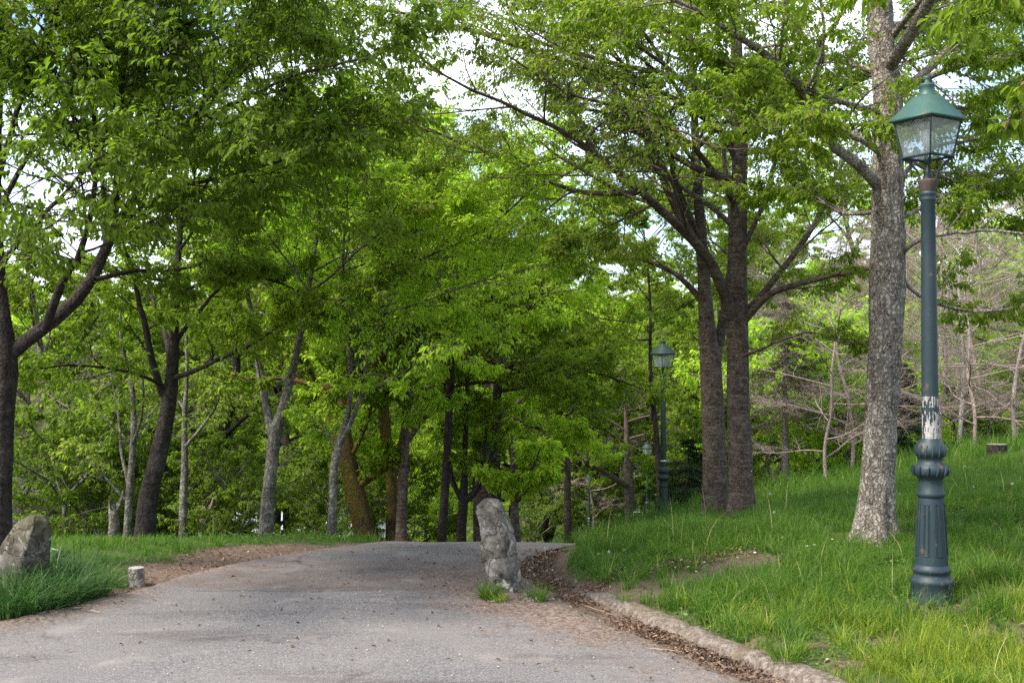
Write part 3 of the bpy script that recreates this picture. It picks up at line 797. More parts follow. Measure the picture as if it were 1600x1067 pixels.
def make_tree(name, trunk, limbs, leaf, bark, rng, label=None, cat='tree', group=None, br=(9, .45), sub=(7, .45), tw=(6, .5), lv=7, size=.085,
              t0=.25, droop=.7, hi=False, S=14, cull=True, rough=.06, auto=None, loc=None, twigmat=None, plan=.75, trop=(.03, .01, -.02), tint=None, thin=1.0, asp=.45):
    """trunk (pts, radii); limbs list of (pts, radii) in world space; auto = dict(n,z0,z1,L,el) for grown limbs"""
    tp, tr = resample(trunk[0], trunk[1], 40 if S > 8 else 12)
    org = np.array(loc) if loc is not None else tp[0].copy()
    LP = []; LR = []
    for (p, r) in limbs:
        a, b = resample(p, r, 18)
        w = np.cumsum(rng.normal(0, .012, a.shape), 0); w -= w * np.linspace(1, 0, 18)[:, None] * 0
        a = a + w * np.linspace(0, 1, 18)[:, None]
        LP.append(a); LR.append(b)
    if auto:
        n = auto['n']
        ph0 = rng.uniform(0, 6.283)
        H0, H1 = auto['z0'], auto['z1']
        for k in range(n):
            u = (k + rng.random()) / n
            z = H0 + (H1 - H0) * u
            j = int(np.argmin(np.abs(tp[:, 2] - org[2] - z)))
            az = ph0 + k * 2.4 + rng.normal(0, .3)
            el = math.radians(auto.get('el', 28) + 38 * u + rng.normal(0, 7))
            Lk = auto['L'] * (math.sin(math.pi * (.22 + .70 * u)) ** .8) * rng.uniform(.8, 1.15)
            d = np.array([math.cos(az) * math.cos(el), math.sin(az) * math.cos(el), math.sin(el)])
            pts = [tp[j]]
            for q in range(5):
                d = nrm(d + rng.normal(0, .13, 3) + np.array([0, 0, auto.get('trop', .0)])); pts.append(pts[-1] + d * Lk / 5)
            r0 = min(tr[j] * .55, .02 * Lk + .01)
            a, b = resample(pts, np.linspace(r0, .010, 6), 18)
            LP.append(a); LR.append(b)
    LP = np.array(LP); LR = np.array(LR)
    Ln = np.linalg.norm(np.diff(LP, axis=1), axis=2).sum(1)
    P1, R1, L1 = kids(LP, LR, br[0], t0, 48, Ln * br[1], 8, .12, trop[0], rng, plan)
    k = rng.random(len(P1)) < np.clip(np.repeat(Ln, br[0]) / (.6 * Ln.max()), .12, 1); P1, R1, L1 = P1[k], R1[k], L1[k]
    if cull: k = keep_near(P1[:, 4], 2.6); P1, R1, L1 = P1[k], R1[k], L1[k]
    P2, R2, L2 = kids(P1, R1, sub[0], .15, 45, L1 * sub[1], 6, .13, trop[1], rng, plan, rmin=.003)
    if cull: k = keep_near(P2[:, 3], 2.0); P2, R2, L2 = P2[k], R2[k], L2[k]
    P3, R3, L3 = kids(P2, R2, tw[0], .15, 42, L2 * tw[1] + .08, 4, .14, trop[2], rng, plan, rmin=.0022)
    if cull: k = keep_near(P3[:, 2], 1.6); P3, R3, L3 = P3[k], R3[k], L3[k]
    root = empty(name, org, label, cat, group)
    # trunk: rings roughened so that the outline is not a pipe
    mb = MB()
    Pt = tp - org; K = len(Pt)
    V, q = tubes(Pt[None], tr[None], S)
    V = V.reshape(K, S, 3); a = np.arange(S) / S
    nz = fbm(np.stack([np.cos(a * 6.283)[None] * 1.3 + Pt[:, 2:3] * .3, np.sin(a * 6.283)[None] * 1.3 + 5 + 0 * Pt[:, 2:3], Pt[:, 2:3] * 1.6 + 0 * a[None]], -1) * 2.2 + tp[0, 0], 4) - .5
    hz = Pt[:, 2] - Pt[0, 2]
    flare = np.exp(-np.maximum(hz, 0) / .16) * .45
    lob = flare[:, None] * (1 + .55 * np.cos(5 * a * 6.283 + tp[0, 0] * 9)[None])
    ctr = Pt[:, None]
    V = ctr + (V - ctr) * (1 + nz[..., None] * rough * 14 * .35 + lob[..., None])
    mb.add(V.reshape(-1, 3), q)
    if len(limbs) or auto:
        V, q = tubes(LP - org, LR, max(6, S // 2)); mb.add(V, q)
    mb.build('trunk', bark, root, True)
    mb = MB()
    V, q = tubes(P1 - org, R1, 5); mb.add(V, q)
    V, q = tubes(P2 - org, R2, 4); mb.add(V, q)
    V, q = tubes(P3 - org, R3, 3); mb.add(V, q)
    mb.build('branches', twigmat or bark, root, True)
    nl = 0
    if leaf is not None:
        if thin < 1: P3 = P3[rng.random(len(P3)) < thin]; P2 = P2[rng.random(len(P2)) < thin]
        A = leaves_on(P3, lv, size, rng, droop, asp); B = leaves_on(P2, max(3, lv // 2), size, rng, droop, asp, t0=.4)
        pos, D, Nv, L, Wd = [np.concatenate([x, y]) for x, y in zip(A, B)]
        V, F = leaf_geo(pos - org, D, Nv, L, Wd, hi)
        mesh_obj('crown', V, F, leaf, root); nl = len(pos)
    print('tree', name, 'leaves', nl, 'twigs', len(P3))
    return root

def pix(path, d, d1=None):
    """picture path [(x,y,r_px)] at depth d (to d1) -> world points and radii"""
    n = len(path); pts = []; rr = []
    for k, (x, y, r) in enumerate(path):
        dd = d if d1 is None else d + (d1 - d) * k / (n - 1)
        pts.append(W(x, y, dd)); rr.append(r * dd / FPX)
    return np.array(pts), np.array(rr)

def trunk_from(path, d):
    """as pix, with the first point dropped on to the land"""
    p, r = pix(path, d)
    p[0, 2] = H(p[:1, 0], p[:1, 1])[0] - .06
    return p, r
#==PART4==
# ------------------------------------------------------------------ the named trees
def near_trees():
    r = lambda s: np.random.default_rng(s)
    def L(path, d, d1=None): return pix(path, d, d1)
    # left edge cherry, its canopy shade put into the darker leaf colour
    d = 9.3
    make_tree('cherry_tree', trunk_from([(-4, 885, 21.2), (0, 760, 17.8), (4, 650, 17.0), (8, 565, 18.7), (-4, 450, 13.6), (-10, 300, 11.0), (-4, 120, 9.3), (4, -60, 6.8), (10, -260, 4.2)], d), [
        L([(8, 560, 12.5), (55, 522, 10.9), (110, 480, 10.5), (148, 430, 9.4), (175, 370, 7.8), (235, 272, 5.5), (325, 160, 3.9), (420, 70, 2.3), (520, -20, 1.6)], d, 9.6),
        L([(70, 515, 7.0), (88, 465, 6.6), (106, 425, 5.9), (128, 385, 5.1), (150, 260, 3.9), (130, 120, 3.1), (70, 10, 2.0)], d, 8.4),
        L([(176, 370, 6.2), (183, 262, 5.9), (188, 130, 4.7), (196, 0, 3.1), (204, -120, 2.3)], d, 8.2),
        L([(148, 437, 4.3), (205, 425, 3.1), (290, 418, 2.3), (380, 398, 1.6)], d, 10),
        L([(-8, 340, 4.7), (35, 262, 3.9), (85, 190, 3.1), (160, 90, 2.3), (240, 10, 1.6)], d, 9),
        L([(-8, 300, 4.7), (20, 180, 4.3), (60, 40, 3.9), (110, -90, 2.3)], d, 7.8),
        L([(178, 360, 3.9), (260, 300, 3.1), (380, 268, 2.5), (470, 235, 1.9), (540, 180, 1.2)], d, 8.0),
        L([(183, 262, 3.9), (240, 215, 3.5), (330, 170, 3.1), (440, 110, 2.3), (560, 70, 1.6)], d, 7.4),
        L([(188, 130, 3.9), (250, 70, 3.1), (340, 10, 2.5), (450, -40, 1.6)], d, 7.2),
        L([(-8, 430, 4.7), (40, 360, 3.9), (110, 290, 3.1), (170, 250, 1.6)], d, 6.8),
    ], LEAF_DARK, BARK_DARK, r(1), 'dark cherry tree at the left picture edge with a thick limb rising right', group='trees lining the path',
        br=(12, .50), sub=(8, .52), tw=(6, .58), lv=10, size=.055, auto=dict(n=9, z0=3.9, z1=7.0, L=3.6, el=24), S=18, hi=True)
    # leaning dark tree
    d = 13
    make_tree('cherry_tree', trunk_from([(222, 862, 16.0), (232, 780, 14.8), (248, 710, 13.6), (262, 640, 12.0), (269, 580, 9.6), (272, 510, 7.2), (276, 430, 5.6), (285, 330, 4.0), (300, 200, 2.4)], d), [
        L([(255, 618, 6.4), (240, 570, 5.6), (228, 505, 4.8), (212, 430, 3.2), (190, 350, 1.6)], d, 12.4),
        L([(268, 592, 4.8), (310, 577, 4.0), (385, 545, 2.8), (450, 505, 1.6)], d, 12),
        L([(266, 570, 4.8), (256, 520, 4.0), (236, 470, 3.2), (225, 400, 1.6)], d, 14),
        L([(258, 604, 3.2), (200, 580, 2.7), (110, 572, 1.9), (30, 575, 1.2)], d, 11.5),
        L([(272, 540, 4.0), (300, 500, 3.5), (350, 440, 2.4), (420, 400, 1.6)], d, 13.4),
    ], LEAF_MID, BARK_DARK, r(2), 'leaning dark-barked tree behind the small stump at the left roadside', group='trees lining the path',
        br=(8, .45), auto=dict(n=9, z0=2.8, z1=4.8, L=2.9, el=16), lv=8, size=.062)
    # thin pale pair
    d = 14
    make_tree('sapling', trunk_from([(197, 858, 6), (203, 760, 6), (209, 680, 5), (206, 600, 4), (190, 540, 3), (188, 470, 2)], d), [
        L([(204, 770, 3), (188, 700, 2.4), (180, 620, 1.8), (172, 560, 1)], d, 14.5),
        L([(205, 700, 2.5), (225, 640, 2), (228, 560, 1.2)], d, 13.5), L([(205, 790, 2), (150, 735, 1.6), (100, 700, 1)], d, 14)],
        LEAF_YOUNG, BARK_GREY, r(3), 'thin pale sapling touching the left side of the leaning dark tree', group='slender trees', br=(7, .4), sub=(5, .5), tw=(4, .5), lv=3, size=.07, t0=.35, S=8)
    d = 16
    make_tree('sapling', trunk_from([(287, 860, 7), (286, 790, 6.5), (289, 720, 5.5), (288, 655, 4.5), (292, 590, 3), (290, 500, 2)], d), [
        L([(288, 700, 3), (320, 660, 2.4), (345, 610, 1.6)], d, 15.5), L([(288, 640, 3), (270, 610, 2), (255, 570, 1)], d, 16.5),
        L([(288, 660, 2.5), (310, 640, 2), (335, 590, 1.4)], d, 17)],
        LEAF_YOUNG, BARK_GREY, r(4), 'slim grey tree with bare crooked twigs between the leaning tree and the forked grey trunk', group='slender trees', br=(8, .45), sub=(5, .5), tw=(4, .5), lv=3, size=.07, t0=.3, S=8)
    # grey forked
    d = 14
    make_tree('forked_tree', trunk_from([(416, 850, 12.3), (418, 790, 10.7), (424, 730, 9.8), (430, 680, 10.2), (444, 630, 7.0), (458, 575, 5.7), (470, 520, 4.9), (486, 430, 3.3), (500, 330, 2.5)], d), [
        L([(428, 690, 8.2), (418, 645, 7.0), (408, 590, 5.7), (402, 535, 4.9), (392, 450, 3.3), (380, 360, 1.6)], d, 14.5),
        L([(456, 580, 2.5), (440, 596, 2.0), (415, 592, 1.2)], d, 13.5), L([(470, 520, 2.5), (520, 470, 2.0), (580, 430, 1.2)], d, 12.6)],
        LEAF_YOUNG, BARK_GREY, r(5), 'grey lichen-covered trunk splitting into a V above the roadside bank', group='trees lining the path', br=(8, .42), auto=dict(n=8, z0=2.8, z1=4.6, L=2.7, el=14), lv=6, size=.066, S=12)
    # slim twin stem at the crest
    d = 13.6
    make_tree('forked_tree', trunk_from([(517, 853, 7.3), (520, 790, 6.4), (522, 730, 6.4), (532, 690, 6.0), (545, 640, 4.4), (548, 580, 4.0), (540, 520, 3.2), (535, 440, 2.5), (540, 330, 1.6)], d), [
        L([(528, 700, 4.8), (550, 655, 4.0), (566, 600, 3.6), (575, 540, 2.7), (600, 460, 2.0), (640, 380, 1.2)], d, 13),
        L([(548, 600, 2.0), (580, 584, 1.6), (615, 580, 1.0)], d, 13), L([(526, 705, 2.5), (510, 670, 1.8), (480, 655, 1.0)], d, 14.2)],
        LEAF_BRIGHT, BARK_GREY, r(6), 'slim grey-brown tree with two rising stems where the path meets the crest', group='trees lining the path', br=(10, .5), auto=dict(n=11, z0=2.4, z1=3.9, L=2.9, el=6), lv=6, size=.070, S=10)
    # mossy leaning
    d = 18
    make_tree('mossy_tree', trunk_from([(578, 880, 19.7), (572, 840, 17.8), (555, 770, 14.7), (542, 715, 13.8), (536, 660, 12.8), (545, 590, 9.0), (560, 500, 5.9), (590, 380, 4.0)], d), [
        L([(556, 762, 6.4), (585, 742, 5.9), (618, 715, 4.5), (640, 670, 3.0)], d, 17.5), L([(540, 690, 6.9), (520, 660, 5.9), (500, 610, 4.0), (470, 540, 1.9)], d, 18.5),
        L([(545, 720, 4.0), (575, 660, 3.4), (590, 600, 2.4), (600, 530, 1.6)], d, 17)],
        LEAF_MID, BARK_MOSS, r(7), 'mossy orange-brown trunk leaning left with a branch to the right', group='trees beyond the crest', br=(8, .45), auto=dict(n=10, z0=2.2, z1=6, L=3.2, el=15), lv=6, size=.095, S=12)
    make_tree('mossy_tree', trunk_from([(615, 880, 9.8), (612, 830, 9.3), (613, 770, 9.8), (606, 700, 9.0), (600, 650, 9.0), (598, 560, 6.9), (604, 450, 5.0), (612, 330, 4.0), (625, 240, 2.4)], d + .3), [
        L([(600, 640, 5.0), (570, 590, 4.0), (540, 520, 3.0), (520, 460, 1.9)], d, 17)],
        LEAF_BRIGHT, BARK_MOSS, r(8), 'upright mossy trunk standing close to the left of a smooth brown one', group='trees beyond the crest', br=(10, .5), auto=dict(n=15, z0=2.8, z1=5.9, L=3.3, el=4), lv=6, size=.076, S=12)
    make_tree('cherry_tree', trunk_from([(629, 880, 9.0), (627, 830, 8.3), (630, 740, 8.3), (634, 660, 7.4), (638, 590, 6.4), (645, 480, 5.0), (655, 360, 4.0), (665, 240, 2.4)], d - .4), [
        L([(636, 690, 4.0), (665, 655, 3.0), (700, 630, 1.9)], d - .5, 17)],
        LEAF_BRIGHT, BARK_CHERRY, r(9), 'straight brown trunk just right of the upright mossy trunk', group='trees beyond the crest', br=(10, .5), auto=dict(n=15, z0=3.0, z1=5.4, L=3.3, el=2), lv=6, size=.076, S=12)
    # darker group right of centre
    d = 20
    make_tree('dark_tree', trunk_from([(688, 880, 7.4), (691, 830, 6.9), (697, 740, 6.9), (700, 680, 6.4), (704, 600, 5.0), (710, 480, 4.0), (720, 380, 2.4)], d), [], LEAF_MID, BARK_DARK, r(10),
        'slightly leaning dark trunk left of the low-forking tree, beyond the road crest', group='trees beyond the crest', auto=dict(n=12, z0=2.8, z1=4.9, L=3.2, el=0), lv=5, size=.080, S=10)
    make_tree('dark_tree', trunk_from([(720, 880, 7.8), (721, 830, 7.8), (724, 780, 7.8), (726, 730, 4.5), (728, 660, 4.0), (732, 560, 3.0), (738, 450, 1.9)], d + 1), [
        L([(723, 785, 5.0), (708, 752, 4.0), (702, 715, 3.2), (700, 660, 2.4), (690, 580, 1.6)], d + 1), L([(726, 782, 5.9), (745, 765, 5.0), (755, 735, 4.0), (757, 690, 3.2), (762, 620, 1.9)], d + 1, d + .5),
        L([(740, 765, 3.0), (742, 720, 2.4), (752, 680, 1.8)], d + 1.4)],
        LEAF_MID, BARK_DARK, r(12), 'dark tree forking low into four stems left of the standing stone', group='trees beyond the crest', auto=dict(n=11, z0=3.0, z1=4.8, L=3.3, el=4), lv=5, size=.080, S=10)
    make_tree('dark_tree', trunk_from([(777, 880, 9.0), (776, 800, 8.3), (774, 720, 8.3), (776, 640, 7.8), (782, 540, 5.0), (790, 430, 3.0)], d + 2), [], LEAF_MID, BARK_DARK, r(13),
        'dark straight trunk rising directly behind the standing stone', group='trees beyond the crest', auto=dict(n=13, z0=3.0, z1=5.0, L=3.4, el=4), lv=5, size=.080, S=10)
    make_tree('young_tree', trunk_from([(806, 880, 6.9), (805, 830, 6.9), (803, 770, 5.9), (802, 720, 4.0), (800, 680, 1.9)], 17.5), [
        L([(804, 790, 3.0), (830, 762, 2.4), (860, 742, 1.6)], 17.5, 17), L([(804, 780, 3.0), (780, 750, 2.2), (768, 735, 1.6)], 17.5, 17), L([(803, 760, 3.0), (835, 728, 1.9), (850, 700, 1.3)], 17.5, 17)],
        LEAF_BRIGHT, BARK_CHERRY, r(14), 'young tree with glowing low leaves immediately right of the standing stone top', group='trees beyond the crest', br=(7, .5), sub=(5, .5), tw=(4, .5), lv=6, size=.11, t0=.15, S=9, plan=.9)
    make_tree('pollard_tree', trunk_from([(888, 855, 6.4), (887, 800, 5.9), (886, 740, 5.9), (884, 700, 5.4), (884, 655, 3.0)], 30), [
        L([(885, 722, 3.5), (868, 700, 3.0), (850, 690, 1.9)], 30)], LEAF_MID, BARK_CHERRY, r(15), 'straight brown trunk with knobbly top left of the farthest lamp post', group='trees beyond the crest',
        br=(6, .5), sub=(5, .5), tw=(4, .5), lv=5, size=.12, auto=dict(n=7, z0=3.6, z1=4.6, L=1.3, el=30), S=9)
    make_tree('spreading_tree', trunk_from([(985, 830, 9.0), (984, 790, 8.3), (983, 755, 7.8), (980, 700, 5.0), (978, 640, 3.0), (975, 560, 1.9)], 56), [
        L([(984, 760, 5.9), (955, 745, 5.0), (925, 725, 4.0), (890, 700, 1.9)], 56, 54)], LEAF_MID, BARK_CHERRY, r(16), 'short brown trunk with arms to the left, between two far lamp posts', group='trees beyond the crest',
        auto=dict(n=16, z0=3.4, z1=11, L=7, el=12), lv=8, size=.15, S=9)
    make_tree('slender_tree', trunk_from([(1032, 815, 4.8), (1029, 740, 4.5), (1025, 670, 4.2), (1018, 610, 3.8), (1016, 560, 2.9), (1016, 480, 2.1), (1010, 380, 1.3)], 25), [
        L([(1018, 650, 3.0), (1030, 610, 1.9), (1040, 590, 1.3)], 25)], LEAF_YOUNG, BARK_DARK, r(17), 'thin dark curving tree directly behind the second lamp post', group='trees on the right bank',
        auto=dict(n=14, z0=4.0, z1=7.8, L=3.4, el=15), lv=9, size=.085, S=9)
    # the pair on the bank
    d = 14.6
    make_tree('cherry_tree', trunk_from([(1120, 806, 21.9), (1117, 740, 18.9), (1114, 650, 18.0), (1111, 580, 17.0), (1104, 500, 12.0), (1099, 420, 10.0), (1092, 320, 8.0), (1086, 200, 6.0), (1080, 80, 4.0), (1075, -60, 2.9)], d), [
        L([(1114, 580, 12.0), (1124, 530, 9.0), (1134, 480, 7.4), (1142, 400, 6.0), (1135, 300, 4.0), (1120, 200, 2.9)], d, 15.2),
        L([(1103, 480, 6.0), (1060, 430, 4.0), (1000, 400, 2.9), (930, 360, 2.0)], d, 15),
        L([(1095, 380, 6.0), (1060, 290, 5.1), (1040, 200, 4.0), (1010, 90, 2.9)], d, 14),
    ], LEAF_YOUNG, BARK_CHERRY, r(18), 'left trunk of the close pair on the grassy bank, knotted where it divides', group='trees on the right bank',
        br=(8, .42), auto=dict(n=10, z0=4.3, z1=7, L=3.2, el=18), lv=7, size=.056, S=18, thin=.8)
    d = 13.4
    make_tree('cherry_tree', trunk_from([(1160, 828, 21.9), (1158, 760, 18.9), (1155, 680, 18.5), (1153, 600, 17.4), (1152, 500, 17.0), (1152, 430, 14.5), (1155, 300, 13.0), (1156, 180, 10.9), (1150, 60, 9.0), (1145, -90, 6.0)], d), [
        L([(1148, 505, 10.4), (1130, 452, 9.2), (1105, 402, 8.4), (1060, 355, 7.2), (1000, 300, 6.4), (930, 240, 4.8), (862, 195, 3.6), (790, 160, 2.7), (700, 120, 1.9), (615, 60, 1.2)], d, 11),
        L([(1100, 398, 6.4), (1062, 338, 6.4), (1032, 270, 5.6), (1004, 200, 4.4), (985, 120, 3.2), (975, 20, 2.4)], d, 13.6),
        L([(1155, 512, 6.4), (1195, 468, 5.6), (1240, 450, 4.8), (1300, 438, 3.6), (1370, 425, 2.4)], d, 12.6),
        L([(1156, 500, 6.4), (1200, 450, 5.2), (1240, 402, 4.8), (1275, 345, 4.0), (1300, 285, 3.2), (1345, 220, 1.6)], d, 14.4),
        L([(1150, 320, 5.6), (1115, 268, 4.8), (1070, 218, 4.0), (1000, 172, 3.2), (900, 150, 2.1), (800, 90, 1.3)], d, 10.5),
        L([(1158, 215, 4.8), (1200, 160, 4.0), (1262, 100, 3.2), (1320, 20, 2.4)], d, 12),
        L([(1150, 250, 4.8), (1110, 180, 4.0), (1050, 120, 3.2), (960, 60, 2.4), (860, 10, 1.6)], d, 12.4),
        L([(1150, 150, 4.8), (1090, 80, 4.0), (1000, 20, 3.2), (880, -50, 1.6)], d, 12),
        L([(1152, 200, 5.1), (1080, 130, 4.4), (960, 100, 3.6), (820, 60, 2.7), (680, 40, 1.6)], d, 14.5),
        L([(1150, 60, 5.1), (1060, -10, 4.0), (900, -40, 2.9), (720, -60, 2.0)], d, 11.5),
        L([(1152, 230, 5), (1050, 150, 4.2), (880, 90, 3.4), (700, 30, 2.4), (520, -10, 1.5)], d, 12.6),
        L([(1010, 300, 5), (900, 300, 3.6), (780, 250, 2.6), (640, 200, 1.5)], 12.8, 13.5),
        L([(1153, 360, 4.5), (1080, 300, 3.7), (960, 240, 2.9), (840, 290, 2.0)], d, 16),
        L([(930, 240, 3.2), (905, 190, 2.7), (870, 130, 2.1), (850, 60, 1.6)], 12.1, 12.6),
        L([(1156, 400, 4.0), (1190, 320, 3.6), (1210, 250, 3.2), (1222, 170, 2.4)], d, 13),
        L([(1020, 320, 2.4), (960, 350, 2.1), (900, 380, 1.6), (860, 400, 1.1)], 12.7, 12),
        L([(1152, 560, 3.2), (1190, 545, 2.4), (1250, 520, 1.9), (1320, 540, 1.3)], d, 12),
    ], LEAF_YOUNG, BARK_CHERRY, r(19), 'right trunk of the pair on the bank, reddish with a big limb arching left', group='trees on the right bank',
        br=(11, .42), sub=(7, .54), tw=(6, .62), lv=8, size=.054, thin=.97, auto=dict(n=5, z0=3.6, z1=7, L=3.2, el=20), S=20)
    # big pale trunk beside the lamp
    d = 10.3
    make_tree('pale_barked_tree', trunk_from([(1366, 862, 33.0), (1366, 820, 27.9), (1369, 760, 25.9), (1374, 690, 25.0), (1379, 610, 25.4), (1384, 520, 25.4), (1388, 430, 26.5), (1388, 350, 23.9), (1388, 280, 22.5), (1388, 210, 21.9), (1388, 150, 21.9), (1380, 90, 18.9), (1374, 10, 20.0), (1370, -90, 16.0), (1368, -260, 10.9)], d), [
        L([(1374, 292, 9.8), (1342, 258, 8.5), (1302, 228, 7.8), (1276, 188, 7.0), (1246, 130, 6.8), (1206, 88, 6.0), (1160, 55, 4.9), (1105, 20, 3.7), (1030, -10, 2.3)], d, 8.6),
        L([(1375, 175, 6.0), (1335, 168, 4.9), (1285, 152, 3.7), (1220, 120, 2.5), (1150, 110, 1.5)], d, 9),
        L([(1395, 150, 8.1), (1428, 126, 7.0), (1462, 90, 6.0), (1490, 40, 4.5), (1515, -50, 2.9)], d, 11),
        L([(1398, 150, 6.0), (1450, 122, 5.2), (1505, 100, 4.5), (1560, 86, 3.3), (1650, 55, 2.0)], d, 9.4),
        L([(1372, 115, 5.2), (1315, 96, 4.1), (1250, 78, 2.9), (1180, 84, 1.9)], d, 10.8),
        L([(1402, 405, 4.5), (1440, 372, 3.5), (1530, 356, 2.7), (1640, 362, 1.7)], d, 9.6),
        L([(1404, 430, 3.5), (1450, 470, 2.7), (1560, 490, 2.0), (1690, 480, 1.3)], d, 11),
        L([(1375, 240, 3.7), (1320, 210, 2.9), (1260, 200, 2.3), (1180, 215, 1.5)], d, 8.4),
        L([(1392, 60, 6.0), (1440, 0, 4.5), (1500, -60, 2.9), (1580, -100, 1.5)], d, 8.5),
        L([(1390, 230, 3.7), (1440, 260, 2.9), (1500, 290, 2.3), (1560, 330, 1.5)], d, 12),
        L([(1392, 300, 4.5), (1450, 235, 3.3), (1520, 220, 2.5), (1610, 200, 1.5)], d, 12.5),
        L([(1392, 350, 3.7), (1470, 310, 2.9), (1560, 270, 2.3), (1660, 260, 1.5)], d, 13),
        L([(1376, 330, 3.7), (1310, 330, 2.9), (1240, 290, 2.3), (1170, 300, 1.5)], d, 12.5),
        L([(1400, 230, 3.7), (1440, 160, 2.9), (1530, 170, 2.3), (1620, 130, 1.5)], d, 11.2),
    ], LEAF_MID, BARK_PALE, r(20), 'thick pale rough-barked trunk standing behind and left of the nearest lamp post', group='trees on the right bank',
        br=(10, .42), sub=(7, .5), tw=(6, .55), lv=9, size=.055, auto=dict(n=11, z0=3.6, z1=7.5, L=3.4, el=15), S=36, hi=True, rough=.10)
    # tree out of frame on the right, its boughs hang into the corner
    d = 5.8
    mk = [L([(2150, 300, 29.9), (1950, 100, 16.0), (1780, 0, 10.0), (1660, -20, 6.0), (1560, -10, 4.0), (1450, 10, 2.0)], 6.0, 6.4),
          L([(2150, 350, 29.9), (1900, 150, 14.0), (1740, 110, 8.0), (1660, 120, 4.0), (1600, 150, 2.4), (1590, 200, 1.6)], 6.0, 6.4),
          L([(2100, 200, 29.9), (1900, 20, 14.0), (1700, -60, 9.0), (1520, -70, 6.0), (1380, -50, 4.0), (1280, -20, 2.0)], 6.0, 6.8)]
    make_tree('cherry_tree', trunk_from([(2200, 1000, 59.9), (2190, 700, 49.9), (2160, 400, 41.9), (2120, 100, 33.9), (2080, -300, 20.0)], 6.0), mk,
        LEAF_MID, BARK_CHERRY, r(21), 'cherry tree outside the right edge whose leafy twigs hang over the lantern roof', group='trees on the right bank',
        br=(6, .24), sub=(4, .45), tw=(3, .5), lv=4, size=.085, t0=.4, S=12, hi=True, droop=1.1)
    # tree behind the pair filling the sky between it and the centre, high
    make_tree('cherry_tree', trunk_from([(760, 1100, 20.0), (758, 900, 18.0), (750, 600, 14.0), (745, 420, 9.0), (742, 330, 5.1)], 26), [], LEAF_BRIGHT, BARK_CHERRY, r(22),
        'light green tree hidden low by the darker ones, crown just left of the sky gap', group='trees beyond the crest', auto=dict(n=20, z0=2.6, z1=5.4, L=3.9, el=0), lv=6, size=.125, S=9)

# ------------------------------------------------------------------ background trees: a few kinds, copied one by one
def copy_tree(o, loc, rz, sc, label, group, cat=None):
    c = o.copy(); C.objects.link(c)
    c.location = [float(v) for v in loc]; c.rotation_euler = (0, 0, rz); c.scale = (sc, sc, sc * 1.0)
    c['label'] = label; c['group'] = group
    for ch in [x for x in o.children]:
        k = ch.copy(); C.objects.link(k); k.parent = c
    return c

def bg_protos():
    P = {}
    def straight(h, r, sway=.25, seed=0):
        g = np.random.default_rng(seed); n = 7; z = np.linspace(0, h, n)
        xy = np.cumsum(g.normal(0, sway / 3, (n, 2)), 0); xy[0] = 0
        return np.concatenate([xy, z[:, None]], 1), np.linspace(r, r * .22, n)
    def mk(key, name, leaf, bark, h, z0, Lm, n, size, seed, cat='tree', twm=None, r=.16, lv=5, **kw):
        o = make_tree(name, straight(h, r, .5, seed), [], leaf, bark, np.random.default_rng(seed), 'x', cat, None,
                      br=kw.pop('br', (8, .45)), sub=kw.pop('sub', (6, .5)), tw=kw.pop('tw', (4, .5)), lv=lv, size=size, cull=False,
                      auto=dict(n=n, z0=z0, z1=h * .96, L=Lm, el=kw.pop('el', 12), trop=kw.pop('ltrop', 0.0)), S=9, loc=(0, 0, 0), twigmat=twm, **kw)
        P[key] = [o, False]
    mk('olive', 'thicket_tree', LEAF_YOUNG, BARK_GREY, 8.5, .9, 3.4, 20, 0.105, 101, t0=.15, lv=9)
    mk('bright', 'leafy_tree', LEAF_BRIGHT, BARK_CHERRY, 9.0, 1.6, 3.6, 20, 0.112, 102, t0=.15, lv=9)
    mk('mid', 'leafy_tree', LEAF_MID, BARK_DARK, 9.5, 1.8, 3.6, 20, 0.112, 103, t0=.15, lv=9)
    mk('dark', 'dark_leafy_tree', LEAF_DARK, BARK_DARK, 8.5, 1.2, 3.4, 20, 0.105, 104, t0=.15, lv=9)
    mk('bush', 'shrub', LEAF_DARK, BARK_GREY, 2.0, .1, 1.5, 20, .075, 105, 'shrub', r=.04, br=(6, .5), sub=(5, .5), tw=(4, .5))
    mk('bushb', 'shrub', LEAF_BRIGHT, BARK_GREY, 2.2, .1, 1.6, 20, .075, 106, 'shrub', r=.04, br=(6, .5), sub=(5, .5), tw=(4, .5))
    mk('bare', 'bare_tree', None, BARK_BARE, 7.5, .8, 4.0, 18, .1, 107, r=.065, el=0, br=(10, .45), sub=(8, .5), tw=(7, .6))
    mk('willow', 'weeping_willow', LEAF_WILLOW, BARK_DARK, 7.0, 3.0, 3.0, 14, .15, 108, r=.2, trop=(-.25, -.55, -.7), asp=.18, droop=2.0, el=20, lv=8, sub=(6, .9), tw=(3, .8))
    mk('birch', 'birch_tree', LEAF_YOUNG, BARK_BIRCH, 8.0, 3.4, 1.6, 12, .12, 109, r=.075, br=(6, .4), sub=(4, .5), tw=(3, .5), lv=2, thin=.35)
    return P

